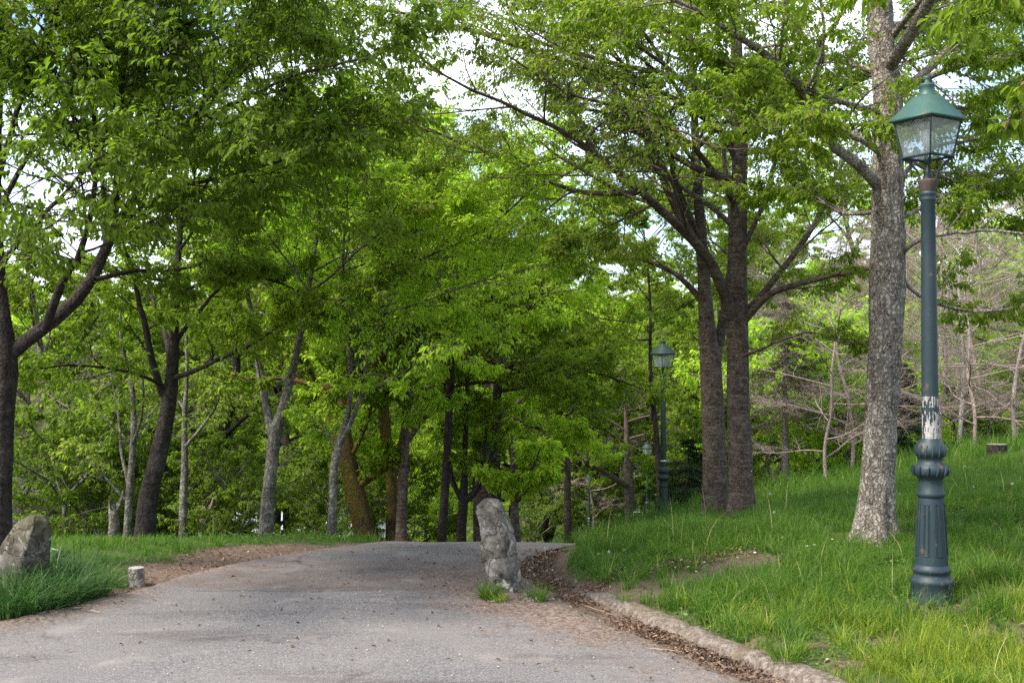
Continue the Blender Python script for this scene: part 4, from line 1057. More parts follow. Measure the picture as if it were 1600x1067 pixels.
def conifer(name, h, rb, label, loc, leaf, bark, seed, z0=.1, group='conifers', rt=None, dens_=1.0, droop=.25):
    g = np.random.default_rng(seed)
    root = empty(name, loc, label, 'conifer', group)
    mb = MB(); z = np.linspace(-.1, h, 8)
    V, q = tubes(np.stack([0 * z, 0 * z, z], -1)[None], (np.linspace(rt or .035 * h / 2, .01, 8))[None], 8); mb.add(V, q); mb.build('trunk', bark, root, True)
    n = int(26 * dens_ * h ** .8 + 20); u = np.sort(g.random(n)) ** 1.1
    zz = z0 * h + (h - z0 * h) * u; az = g.uniform(0, 6.283, n); Ln = (rb * (1 - u) ** .8 + .08) * g.uniform(.75, 1.15, n)
    K = 7; t = np.linspace(0, 1, K)
    Pp = np.stack([np.cos(az)[:, None] * Ln[:, None] * t, np.sin(az)[:, None] * Ln[:, None] * t, zz[:, None] - droop * Ln[:, None] * t * (1.6 - t)], -1)
    P2, R2, L2 = kids(Pp, np.full((n, K), .008), 9, .1, 50, Ln * .5, 4, .05, -.05, g, .85)
    mb = MB(); V, q = tubes(Pp, np.linspace(.014, .004, K)[None] * np.ones((n, 1)), 4); mb.add(V, q); V, q = tubes(P2, R2, 3); mb.add(V, q); mb.build('branches', bark, root, True)
    A = leaves_on(P2, 26, .05, g, .35, .16, .9, 0); B = leaves_on(Pp, 40, .05, g, .35, .16, .9, 0)
    pos, D, Nv, L, Wd = [np.concatenate([x, y]) for x, y in zip(A, B)]
    s = 1 + .35 * h / 3; V, F = leaf_geo(pos, D, Nv, L * s, Wd * s); mesh_obj('crown', V, F, leaf, root)
    return root

def background():
    P = bg_protos()
    used = set()
    def put(key, x, d, sc, rz, label, group=None):
        src = P[key][0]; loc = base_at(x, d); loc[2] -= .08
        group = group or {'olive': 'thicket trees on the left slope', 'bright': 'bright leafy trees in the background', 'mid': 'leafy trees in the background', 'dark': 'dark leafy trees in the background',
                          'bush': 'shrubs', 'bushb': 'shrubs', 'bare': 'leafless grey-brown trees on the right', 'willow': 'weeping willows', 'birch': 'white birches'}[key]
        if not P[key][1]:
            P[key][1] = True
            src.location = [float(v) for v in loc]; src.rotation_euler = (0, 0, rz); src.scale = (sc,) * 3; src['label'] = label; src['group'] = group
        else: copy_tree(src, loc, rz, sc, label, group)
    # left slope
    for (k, x, d, s, rz, lab) in [
        ('olive', 40, 22, .85, .3, 'yellow-green thicket tree behind the trunk at the left edge'),
        ('olive', 160, 26, .95, 1.9, 'yellow-green thicket tree filling the gap left of the leaning tree'),
        ('olive', -60, 27, 1.0, 4.0, 'olive thicket tree half outside the left edge, low on the slope'),
        ('bright', 95, 34, 1.15, 2.2, 'brightest yellow tree far down the left slope'),
        ('olive', 330, 32, 1.0, 5.1, 'olive tree far behind the slim grey tree on the left'),
        ('dark', 350, 23, .92, .9, 'deep green maple between the slim grey tree and the forked grey trunk'),
        ('dark', 455, 27, .95, 2.7, 'deep green tree filling the space right of the forked grey trunk'),
        ('mid', 250, 36, 1.2, 3.3, 'tall leafy tree far behind the leaning dark tree'),
        ('mid', 405, 40, 1.35, .2, 'tall leafy tree far behind the forked grey trunk'),
        ('mid', 560, 38, 1.1, 1.2, 'light green tree glowing between the mossy trunks'),
        ('bright', 670, 42, 1.0, 4.2, 'light green tree glowing behind the brown trunk right of the mossy pair'),
        ('dark', 600, 50, 1.3, 5.5, 'dark tree low beyond the mossy trunks'),
        ('mid', -40, 40, 1.4, 5.9, 'large leafy tree at the far left, behind the thicket'),
        # centre
        ('mid', 700, 34, .95, 2.0, 'dark crown behind the low-forking tree'),
        ('dark', 800, 36, 1.1, 3.6, 'dark crown low behind the standing stone'),
        ('mid', 850, 64, 1.35, .5, 'compact dark tree beside the willow, right of the standing stone'),
        ('mid', 900, 68, 1.5, 2.8, 'mid green tree rising behind the farthest lamp post'),
        ('bright', 1000, 68, 1.5, 4.9, 'mid green tree rising behind the third lamp post'),
        ('mid', 1095, 38, 1.05, 1.0, 'leafy tree seen left of the trunk pair'),
        ('olive', 940, 74, 1.9, 3.0, 'hazy olive tree between the dark crowns and the second lamp post'),
        ('dark', 1070, 64, 1.2, 2.2, 'dark low tree behind the second lamp post base'),
        # right
        ('bright', 1245, 48, 1.0, .4, 'sunlit green tree behind the spruce with the pale trunk'),
        ('bright', 1330, 52, 1.1, 2.9, 'sunlit green tree just left of the thick pale trunk'),
        ('olive', 1205, 40, 1.1, 4.4, 'leafy tree just right of the trunk pair, high crown'),
        ('bright', 1300, 42, 1.25, 3.9, 'leafy tree high between the trunk pair and the thick pale trunk'),
        ('bright', 1590, 36, .95, 5.2, 'bright green tree at the right edge above the bare thicket'),
        ('olive', 1480, 52, 1.5, 2.4, 'tall tree far behind the nearest lamp post'),
        ('bright', 1560, 56, 1.3, .6, 'olive tree far back at the right edge'),
        ('olive', 1400, 58, 1.2, 4.1, 'olive tree far behind the thick pale trunk'),
        ('bare', 1330, 25, .72, 1.0, 'leafless tree with drooping grey twigs left of the thick pale trunk'),
        ('bare', 1470, 27, .85, 2.3, 'leafless tree with tangled twigs directly behind the lamp column'),
        ('bare', 1585, 25, .80, 4.0, 'leafless tree with purplish twigs at the right edge'),
        ('bare', 1540, 31, .95, .1, 'leafless tree between the white birches and the right edge'),
        ('bare', 1400, 33, .95, 5.0, 'leafless tree behind the thick pale trunk'),
        ('bare', 110, 19, .50, 3.0, 'small dark-twigged bare tree behind the left boulder'),
        ('bare', 30, 24, .62, 1.4, 'bare grey tree behind the trunk at the left edge'),
        ('bare', 925, 63, 1.3, .8, 'leafless pale-twigged tree behind the farthest lamp post'),
        ('bare', 1290, 23, .62, 2.6, 'small leafless tree with pale curved twigs between the trunk pair and the thick pale trunk'),
        ('bare', 1520, 23, .66, 5.4, 'leafless tree with fine pinkish twigs nearest behind the lamp column, to its right'),
        ('bare', 1450, 37, 1.05, 3.1, 'tall leafless tree with a haze of fine twigs high behind the lamp column'),
        ('birch', 1493, 29, .85, .2, 'white birch stem just right of the lamp column, the tallest of three'),
        ('birch', 1478, 31, .70, 2.2, 'white birch stem nearest the lamp column'),
        ('birch', 1512, 33, .80, 4.1, 'white birch stem farthest right of the three'),
        ('willow', 960, 66, 1.2, .5, 'weeping willow behind the bank between two far lamp posts'),
        ('willow', 705, 34, .72, 2.5, 'weeping willow low between the dark trunks'),
        ('willow', 862, 64, 1.1, 4.5, 'weeping willow hanging behind the straight brown trunk'),
    ]: put(k, x, d, s, rz, lab)
    for (k, x, d, s, rz, lab) in [
        ('bush', 60, 17, 1.0, .1, 'low green shrub behind the left boulder'), ('bush', 150, 18, 1.1, 1.1, 'green shrub behind the broken pale trunk on the left'),
        ('bush', 255, 19, .9, 2.0, 'light green shrub right of the leaning dark tree foot'), ('bush', 335, 19, .9, 3.3, 'green shrub beside the pale broken trunk'),
        ('bush', 380, 17.5, .8, 4.0, 'light shrub left of the forked grey trunk foot'), ('bush', 470, 21, .8, 5.0, 'green shrub right of the forked grey trunk foot'),
        ('bush', 650, 27, 1.0, 1.5, 'dark shrub beyond the crest between the brown trunks'), ('bush', 560, 25, .8, 2.5, 'twiggy shrub behind the mossy leaning trunk'),
        ('bushb', 700, 31, 1.2, 2.2, 'light shrub beyond the crest near the dark leaning trunk'), ('bush', 850, 62, 1.6, 3.1, 'shrub low beside the willow curtain'),
        ('bush', 930, 66, 2.0, 4.1, 'shrub behind the farthest lamp post'), ('bush', 1075, 29, 1.2, 5.1, 'dark shrub between second lamp post and the trunk pair'),
        ('bushb', 1200, 30, 2.0, .7, 'bright shrub just right of the trunk pair at the meadow edge'), ('bushb', 1300, 30, 1.9, 1.7, 'bright shrub right of the spruce at the meadow edge'),
        ('bushb', 1350, 28, 1.5, 2.7, 'green shrub against the thick pale trunk at the meadow edge'), ('bushb', 1560, 36, 1.3, 3.7, 'bright shrub above the meadow near the right edge'),
        ('bush', 1440, 32, 1.1, 4.7, 'shrub behind the lamp column at the top of the meadow'), ('bush', 1610, 30, 1.2, 5.7, 'shrub at the right edge on the meadow top')]:
        put(k, x, d, s, rz, lab)
    conifer('fir_tree', 2.3, .62, 'small dense dark fir between the thick pale trunk and the lamp column', base_at(1412, 26), LEAF_NEEDLE, BARK_DARK, 5, .05, dens_=2.2)
    conifer('spruce_tree', 4.8, 1.2, 'spruce with a bare pale trunk and drooping rusty branches', base_at(1226, 27), LEAF_RUST, BARK_PALE, 6, .40, rt=.11, droop=.6, dens_=.45)
    conifer('spruce_tree', 5.0, 1.3, 'smaller rusty spruce behind and right of the pale-trunked one', base_at(1262, 31), LEAF_RUST, BARK_GREY, 7, .4, rt=.05, droop=.7, dens_=.45)
    conifer('fir_tree', 1.9, 1.6, 'dark spreading fir behind the second lamp post', base_at(1075, 28), LEAF_NEEDLE, BARK_DARK, 8, .05, dens_=2.0)
    conifer('fir_tree', 3.4, 1.6, 'dark fir low behind the pale broken trunk on the left', base_at(345, 24), LEAF_NEEDLE, BARK_DARK, 9, .05, dens_=2.0)
    conifer('fir_tree', 3.0, 1.6, 'yellowish fir behind the left boulder', base_at(118, 22), LEAF_WILLOW, BARK_DARK, 10, .05, dens_=2.0)
    # the wood far off
    g = np.random.default_rng(77); mb = []; n = 0
    M = 210000
    th = g.uniform(-.62, .62, M); rr = g.uniform(66, 150, M)
    X = np.sin(th) * rr; Y = np.cos(th) * rr
    top = 8.5 + 10 * n2(X, Y, .09, 3.3, 3) + 4 * n2(X, Y, .33, 9.3, 2)
    top = top * np.interp(th, [-.6, -.1, .1, .3, .6], [1.15, 1.1, .95, .8, .85])
    Z = H(X, Y) + top * g.random(M) ** .7
    cl = fbm(np.stack([X, Y, Z], -1) * .45, 3); k = cl > .47
    pos = np.stack([X, Y, Z], -1)[k]; m = len(pos)
    D = nrm(g.normal(0, 1, (m, 3)) + np.array([0, -.3, -.4])); Nv = nrm(g.normal(0, 1, (m, 3)))
    V, F = leaf_geo(pos, D, Nv, g.uniform(.3, .65, m), g.uniform(.25, .45, m))
    tag(mesh_obj('distant_wood', V, F, LEAF_YOUNG), 'far-off wood closing the view at the foot of the slope', 'wood', kind='stuff')
#==PART5==
# ------------------------------------------------------------------ lamp posts
def glass_mat():
    m, nt, out = new_mat('dusty_glass')
    v = mapped(nt, (1, 1, .3)); a = noise(nt, v, 16, 5, .7)
    tr = N(nt, 'ShaderNodeBsdfTransparent'); tr.inputs['Color'].default_value = (.86, .9, .9, 1)
    gl = N(nt, 'ShaderNodeBsdfGlossy', Roughness=.06); gl.inputs['Color'].default_value = (.9, .95, 1, 1)
    df = N(nt, 'ShaderNodeBsdfTranslucent'); df.inputs['Color'].default_value = (.62, .66, .66, 1)
    d2 = N(nt, 'ShaderNodeBsdfDiffuse'); d2.inputs['Color'].default_value = (.5, .53, .53, 1)
    m1 = N(nt, 'ShaderNodeMixShader', Fac=.16); nt.links.new(tr.outputs[0], m1.inputs[1]); nt.links.new(gl.outputs[0], m1.inputs[2])
    m0 = N(nt, 'ShaderNodeMixShader', Fac=.5); nt.links.new(df.outputs[0], m0.inputs[1]); nt.links.new(d2.outputs[0], m0.inputs[2])
    m2 = N(nt, 'ShaderNodeMixShader'); nt.links.new(ramp(nt, a, [(.35, .16), (.68, .34)]), m2.inputs['Fac'])
    nt.links.new(m1.outputs[0], m2.inputs[1]); nt.links.new(m0.outputs[0], m2.inputs[2]); nt.links.new(m2.outputs[0], out.inputs['Surface'])
    return m

def lamp_post(label, loc, paint, roofpaint, glass, full=True, rot=0.0):
    """3.6 m cast-iron post with a square tapered lantern; near version carries all ornament"""
    s = .00437
    root = empty('lamp_post', loc, label, 'street lamp', 'green lamp posts')
    root.rotation_euler = (0, 0, rot)
    S = 40 if full else 14
    def z(y): return (940 - y) * s
    def prof(lst): return [(r * s, z(y)) for y, r in lst]
    # foot
    mb = MB()
    V, q = lathe(prof([(952, 0.1), (952, 33.5), (938, 33.5), (934, 32.2), (912, 31), (909, 32.5), (905, 32.5), (902, 30), (898, 27.5), (894, 27), (892, 29), (888, 29.5), (885, 27.5), (881, 25.4)]), S); mb.add(V, q)
    if full:
        for k in range(4):
            a = k * math.pi / 2 + .25; V, q = lathe([(0.001, .012), (.010, .012), (.013, .004), (.013, -.004)], 6)
            R = np.array(Matrix.Rotation(a, 3, 'Z') @ Matrix.Rotation(math.pi / 2, 3, 'Y')); V = V @ R.T
            mb.add(V + np.array((math.cos(a) * .146, math.sin(a) * .146, z(926))), q)
    mb.build('base', paint, root, True)
    # tapered pedestal with sunk panels
    mb = MB(); pr = prof([(882, 25.2), (868, 24.6), (840, 22.8), (800, 20.4), (779, 19.4), (776, 18.8)])
    V, q = lathe(pr, S); mb.add(V, q)
    if full:
        for k in range(8):
            a = k * math.pi / 4 + .12
            for da, wv in ((-.20, .0), (.20, .0), (-.12, 0), (.12, 0)):
                P_ = np.array([[((20.4 + (y - 800) * .06 + .4) * s * math.cos(a + da), (20.4 + (y - 800) * .06 + .4) * s * math.sin(a + da), z(y)) for y in (866, 840, 810, 786)]])
                V, q = tubes(P_, np.full((1, 4), .0034), 5); mb.add(V, q)
            for y in (866, 786):
                rr_ = (20.4 + (y - 800) * .06 + .4) * s
                P_ = np.array([[(rr_ * math.cos(a + t), rr_ * math.sin(a + t), z(y)) for t in (-.2, -.07, .07, .2)]]); V, q = tubes(P_, np.full((1, 4), .0034), 5); mb.add(V, q)
    mb.build('pedestal', paint, root, True)
    # collars with leaf ornament
    mb = MB()
    V, q = lathe(prof([(777, 18.8), (774, 21.2), (769, 21.5), (766, 19), (750, 18.4), (745, 19.5), (742, 24.5), (738, 26.5), (731, 27), (727, 25), (724, 20.5), (719, 17.8), (714, 18.8), (711, 22), (706, 23.8), (700, 23.6), (694, 20.6), (689, 16.2), (684, 13.6)]), S); mb.add(V, q)
    if full:
        for (y0, y1, r0, r1, n, wv) in ((742, 727, 25.5, 27.5, 12, .011), (712, 694, 22.2, 21.8, 14, .010)):
            for k in range(n):
                a = k * 6.283 / n; ym = (y0 + y1) / 2
                P_ = np.array([[(r * s * math.cos(a + tw_), r * s * math.sin(a + tw_), z(y)) for y, r, tw_ in ((y0, r0, 0), (ym, max(r0, r1) + 0.6, .05), (y1, r1, .12))]])
                V, q = tubes(P_, np.array([[wv * .5, wv, wv * .35]]), 6); mb.add(V, q)
    mb.build('collar', paint, root, True)
    # shaft
    mb = MB(); V, q = lathe(prof([(686, 13.2), (600, 12.7), (500, 12.1), (400, 11.5), (312, 10.9), (309, 12.6), (306, 13), (303, 11.2), (300, 13.6), (297, 13.4), (294, 11)]), S); mb.add(V, q)
    sh = mb.build('shaft', paint, root, True)
    if full:
        # remains of a torn white bill on the shaft
        lm = plain('torn_paper', (.34, .32, .30), .9, .6, 60); a = np.linspace(math.pi * 1.02, math.pi * 2.02, 46); yy = np.linspace(618, 686, 60)
        A, Yy = np.meshgrid(a, yy); rr_ = (13.2 - (686 - Yy) * .006 + .22) * s
        Vv = np.stack([rr_ * np.cos(A), rr_ * np.sin(A), z(Yy)], -1)
        nz = fbm(np.stack([A * 9, Yy * .10, 0 * A + 3], -1), 4)
        keep = np.where(Yy < 635, nz > .46 + .012 * np.maximum(0, Yy - 626), nz > .50 - .10 * sst(Yy, 650, 668) + .3 * sst(646 - Yy, 0, 10)) & (A < 6.1)
        idx = np.arange(Vv.shape[0] * Vv.shape[1]).reshape(Vv.shape[:2]); qd = np.stack([idx[:-1, :-1], idx[:-1, 1:], idx[1:, 1:], idx[1:, :-1]], -1)[keep[:-1, :-1]]
        o = mesh_obj('paper_remnant', Vv.reshape(-1, 3), qd, lm, sh, True); o['label'] = 'torn white paper remnant on the dark shaft'
    else:
        V, q = lathe(prof([(662, 13.6), (655, 13.6)]), S); mesh_obj('paint_band', V, q, plain('white_band', (.6, .6, .58)), sh)
    mb = MB(); V, q = lathe(prof([(295, 11.5), (292, 12.6), (284, 13.6), (279, 15.4), (276, 15.6), (275, 6)]), S)
    if full: V = V * (1 + .03 * np.sin(np.arctan2(V[:, 1], V[:, 0]) * 14))[:, None] ** np.array([1, 1, 0])
    mb.add(V, q); mb.build('capital', RUST if full else paint, root, True)
    # lantern
    lr = bpy.data.objects.new('lantern', None); C.objects.link(lr); lr.parent = root; lr.empty_display_size = .2
    lr.rotation_euler = (0, 0, math.radians(-14) - rot + math.radians(0))
    def sq(hd, y): return [np.array((hd * s * math.cos(k * math.pi / 2), hd * s * math.sin(k * math.pi / 2), z(y))) for k in range(4)]
    top, bot = sq(50.5, 184), sq(38, 240)
    mb = MB(); w = .011
    for k in range(4):
        V, q = bar(bot[k], top[k], w); mb.add(V, q)
        V, q = bar(bot[k], bot[(k + 1) % 4], .016); mb.add(V, q); V, q = bar(top[k], top[(k + 1) % 4], w); mb.add(V, q)
    for k in range(4):   # four curved arms down to the capital
        b_ = bot[k]; e = np.array((b_[0] * .30, b_[1] * .30, z(277)))
        P_ = np.array([[b_, b_ * np.array((.72, .72, 1)) + np.array((0, 0, -.035)), b_ * np.array((.42, .42, 1)) + np.array((0, 0, -.09)), e]])
        V, q = tubes(P_, np.full((1, 4), .0085), 6); mb.add(V, q)
    V, q = lathe([(.03, z(277)), (.026, z(262)), (.014, z(258)), (.012, z(250)), (.03, z(247)), (.03, z(243))], 12); mb.add(V, q)
    mb.build('frame', paint, lr)
    mb = MB()
    for k in range(4):
        a_, b_ = bot[k] * np.array((.975, .975, 1)), bot[(k + 1) % 4] * np.array((.975, .975, 1)); c_, d_ = top[(k + 1) % 4] * np.array((.975, .975, 1)), top[k] * np.array((.975, .975, 1))
        mb.add([a_, b_, c_, d_], [(0, 1, 2, 3)])
    a_ = [p * np.array((.96, .96, 1)) for p in bot]
    o = mb.build('glass', glass, lr)
    # roof: eave, concave hip, chimney cap
    rings = [(55, 183.5), (57.8, 182.8), (58.3, 180), (57.0, 178.6), (47, 169), (36, 157), (26, 146.5), (20, 142.5), (13.5, 141)]
    pts = [sq(r, y) for r, y in rings]; V = np.array(pts).reshape(-1, 3); f = []
    for i in range(len(rings) - 1):
        for k in range(4): f.append((i * 4 + k, i * 4 + (k + 1) % 4, i * 4 + 4 + (k + 1) % 4, i * 4 + 4 + k))
    f.append((0, 3, 2, 1))
    rf = mesh_obj('roof', V, np.array(f), roofpaint, lr)
    V, q = lathe(prof([(142, 14), (138, 12), (130, 11.2), (127, 13), (125, 13), (123, 9), (121, 4), (116, 3.4), (114, 4.6), (112, 4.2), (110, .1)]), 20); mesh_obj('finial', V, q, roofpaint, rf, True)
    mb = MB(); V, q = box((0, 0, z(188)), (.19, .10, .035)); mb.add(V, q); V, q = box((.0, 0, z(192)), (.10, .07, .03)); mb.add(V, q); mb.build('lamp_holder', plain('grey_holder', (.16, .17, .17), .6), lr)
    V, q = lathe([(.001, z(226)), (.025, z(224)), (.036, z(214)), (.034, z(202)), (.022, z(196)), (.02, z(194))], 14)
    mesh_obj('bulb', V, q, plain('milk_glass', (.72, .74, .76), .25, .05), lr, True)
    return root

# ------------------------------------------------------------------ stones, stumps
def stone(name, outline, depth_m, d, thick, label, seed, cat='stone', group=None, lean=0.0, mat=None):
    """outline [(y, xl, xr)] from top to bottom in picture positions at depth d; thickness in metres along the view"""
    ys = [o[0] for o in outline]
    ref = W((outline[-1][1] + outline[-1][2]) / 2, outline[-1][0], d)
    yy = np.linspace(ys[0], ys[-1], 44)
    xl = np.interp(yy, ys, [o[1] for o in outline]); xr = np.interp(yy, ys, [o[2] for o in outline])
    S = 60; poly = np.array([(-1, -.15), (.42, -1), (1, .15), (.72, .95), (-.72, .9)]); pp = np.concatenate([poly, poly[:1]]); tt = np.arange(S) / 12.0; kk = tt.astype(int); ff = (tt - kk)[:, None]; PL = pp[kk] * (1 - ff) + pp[kk + 1] * ff
    V = []
    for i, y in enumerate(yy):
        u = i / 43
        pl, pr_ = W(xl[i], y, d), W(xr[i], y, d)
        c = (pl + pr_) / 2; hw = (pr_[0] - pl[0]) / 2; ht = thick / 2 * (.62 + .38 * u)
        sh_ = PL[:, 0] + (0.18 * math.sin(u * 5 + seed) - .1 * u) * (1 - np.abs(PL[:, 0])); x = hw * sh_; yv = ht * PL[:, 1]
        V.append(np.stack([c[0] + x, c[1] + ht * 0 + yv + lean * (1 - u), np.full(S, c[2])], -1))
    V = np.array(V)
    nv = V - V.mean(1, keepdims=True); r = nrm(nv * np.array([1, 1, 0]) + 1e-9)
    big = fbm(V * 4.5 + seed, 3)[..., None] - .5; fine = fbm(V * 16 + seed * 2, 4)[..., None] - .5; chip = np.abs(fbm(V * 7 + seed * 3, 3)[..., None] - .5)
    V = V + r * (big * .030 + fine * .026 - chip * .035) * min(1, thick * 3.2)
    V[..., 2] += (fbm(V * 9 + 4, 2) - .5) * .02
    # top cap rings
    c0 = V[0].mean(0); caps = [c0 + (V[0] - c0) * k + np.array((0, 0, z)) + (fbm(V[0] * 20 + k, 2)[:, None] - .5) * np.array((0, 0, .02)) for k, z in ((.93, .010), (.7, .022), (.4, .028), (.05, .03))]
    A = np.concatenate([np.array(caps[::-1]), V]); K = len(A)
    # foot sunk in the ground
    idx = np.arange(K * S).reshape(K, S); q = np.stack([idx[:-1], idx[1:], np.roll(idx[1:], -1, 1), np.roll(idx[:-1], -1, 1)], -1).reshape(-1, 4)
    o = mesh_obj(name, A.reshape(-1, 3) - ref, q, mat or STONE_M, smooth=True); o.location = ref
    return tag(o, label, cat, group)

def stones():
    d = GP(792, 926)[1]
    stone('standing_stone', [(785, 751, 783), (788, 747, 786), (800, 746, 789), (825, 748, 800), (850, 750, 807), (875, 754, 811), (900, 761, 815), (922, 768, 818), (945, 766, 820)], 0, d, .28,
          'weathered grey standing stone on the asphalt at the right side of the road', 2.0)
    p = GP(830, 940); 
    def lump(name, p, sx, sy, sz, label, seed, mat, cat='stone', n=20):
        u = np.linspace(0, math.pi * .5, 9); a = np.arange(n) * 6.283 / n
        V = np.array([[(sx * math.sin(t) * math.cos(b), sy * math.sin(t) * math.sin(b), sz * math.cos(t)) for b in a] for t in u])
        V = V * (1 + .5 * (fbm(V * 14 + seed, 3)[..., None] - .5)); V[-1, :, 2] -= .05
        idx = np.arange(9 * n).reshape(9, n); q = np.stack([idx[:-1], idx[1:], np.roll(idx[1:], -1, 1), np.roll(idx[:-1], -1, 1)], -1).reshape(-1, 4)
        o = mesh_obj(name, V.reshape(-1, 3), q, mat, smooth=True); o.location = p; return tag(o, label, cat)
    lump('small_rock', p + np.array((0, .02, -.01)), .11, .07, .055, 'low rounded grey rock at the right foot of the standing stone', 4.0, STONE_M)
    pw = plain('pale_chip', (.42, .36, .31), .9)
    lump('stone_chip', GP(892, 1029), .035, .03, .014, 'pale stone chip lying on the asphalt in the right foreground', 1.0, pw, 'stone chip')
    lump('stone_chip', GP(566, 949), .075, .02, .010, 'long pale bark chip lying in the middle of the road', 6.0, pw, 'bark chip')
    lump('stone_chip', GP(311, 922), .05, .018, .012, 'orange-brown wood chip on the left part of the road', 7.0, plain('wood_chip', (.32, .19, .10), .9), 'wood chip')
    # boulder on the left
    d = GP(45, 925)[1] - .05
    stone('boulder', [(811, 36, 70), (814, 29, 75), (820, 23, 78), (836, 12, 79), (855, 0, 79), (875, -10, 78), (900, -18, 77), (925, -22, 75), (945, -24, 73)], 0, d, .34,
          'big leaning boulder with lichen among the strap leaves at the left edge', 9.0, 'boulder', mat=BOULDER_M)
    # little sawn stump by the shoulder
    p = GP(213, 915); s = p[1] / FPX
    root = empty('tree_stump', p, 'small pale sawn stump standing at the left road shoulder', 'stump')
    bm_ = bark_mat('stump_bark', (.10, .085, .07), (.22, .19, .16), (.42, .39, .34), lichen=.8, rough_s=1.0)
    def stump(root, r, h, S=28, tm=None, bmx=bm_):
        zz = np.linspace(-.04, h, 12); a = np.arange(S) * 6.283 / S
        V = np.array([[(r * (1 + .12 * math.exp(-(z_ + .04) / .05) + .12 * (float(vnoise(np.array([math.cos(b) * 2 + 9, math.sin(b) * 2 + 9, z_ * 18 + 3]))) - .5)) * math.cos(b),
                         r * (1 + .12 * math.exp(-(z_ + .04) / .05) + .12 * (float(vnoise(np.array([math.cos(b) * 2 + 9, math.sin(b) * 2 + 9, z_ * 18 + 3]))) - .5)) * math.sin(b), z_) for b in a] for z_ in zz])
        idx = np.arange(12 * S).reshape(12, S); q = np.stack([idx[:-1], np.roll(idx[:-1], -1, 1), np.roll(idx[1:], -1, 1), idx[1:]], -1).reshape(-1, 4)
        mesh_obj('bark', V.reshape(-1, 3), q, bmx, root, True)
        tv = np.concatenate([V[-1] * np.array((.93, .93, 1)) + np.array((0, 0, .004)), V[-1] * np.array((1, 1, 1)), [[0, 0, h + .005]]])
        f = [(k, (k + 1) % S, 2 * S) for k in range(S)] + [(k + S, (k + 1) % S + S, (k + 1) % S, k) for k in range(S)]
        mesh_obj('cut_face', tv, f, tm or plain('cut_wood', (.33, .31, .27), .9, .5, 30), root)
    stump(root, 12.0 * s, 28 * s)
    p = GP(1558, 714); root = empty('tree_stump', p, 'weathered grey stump in the high grass near the right edge', 'stump'); stump(root, 15 * p[1] / FPX, 20 * p[1] / FPX, bmx=BARK_DARK, tm=plain('old_cut', (.17, .15, .12), .9, .5, 30))
    # broken trunks left
    for (x, yt, yb, r, d, lab, lean) in [(178, 792, 870, 9, 15.5, 'broken grey-brown trunk behind the lamp on the left slope', 0), (318, 800, 858, 9, 17, 'pale broken trunk with a notched top left of the forked grey trunk', 3), (238, 820, 858, 7, 18, 'short pale snag leaning right beside the leaning dark tree foot', 16)]:
        P_, R_ = trunk_from([(x, yb, r * 1.15), (x + lean * .3, (yb * 2 + yt) / 3, r), (x + lean * .6, (yb + 2 * yt) / 3, r * .95), (x + lean, yt, r * .75)], d)
        org = P_[0].copy(); a_, b_ = resample(P_, R_, 14); mb = MB(); V, q = tubes((a_ - org)[None], b_[None], 14)
        V = V * (1 + 0); V[:, 0] += .05 * (fbm(V * 5 + x, 2) - .5); V[-14:, 2] += RNG.uniform(-.10, .14, 14); mb.add(V, q)
        c_ = len(V); mb.add(np.concatenate([V[-14:], [V[-14:].mean(0) - np.array((0, 0, .05))]]), [(k, (k + 1) % 14, 14) for k in range(14)])
        e1 = a_[-3] - org; V, q = tubes(np.array([[e1, e1 + (.08, 0, .12), e1 + (.12, .02, .3)]]), np.array([[b_[-3] * .6, b_[-3] * .45, b_[-3] * .25]]), 8); mb.add(V, q)
        rt_ = empty('broken_tree', org, lab, 'dead tree', 'broken trees on the left'); mb.build('trunk', BARK_PALE if x > 200 else BARK_GREY, rt_, True)

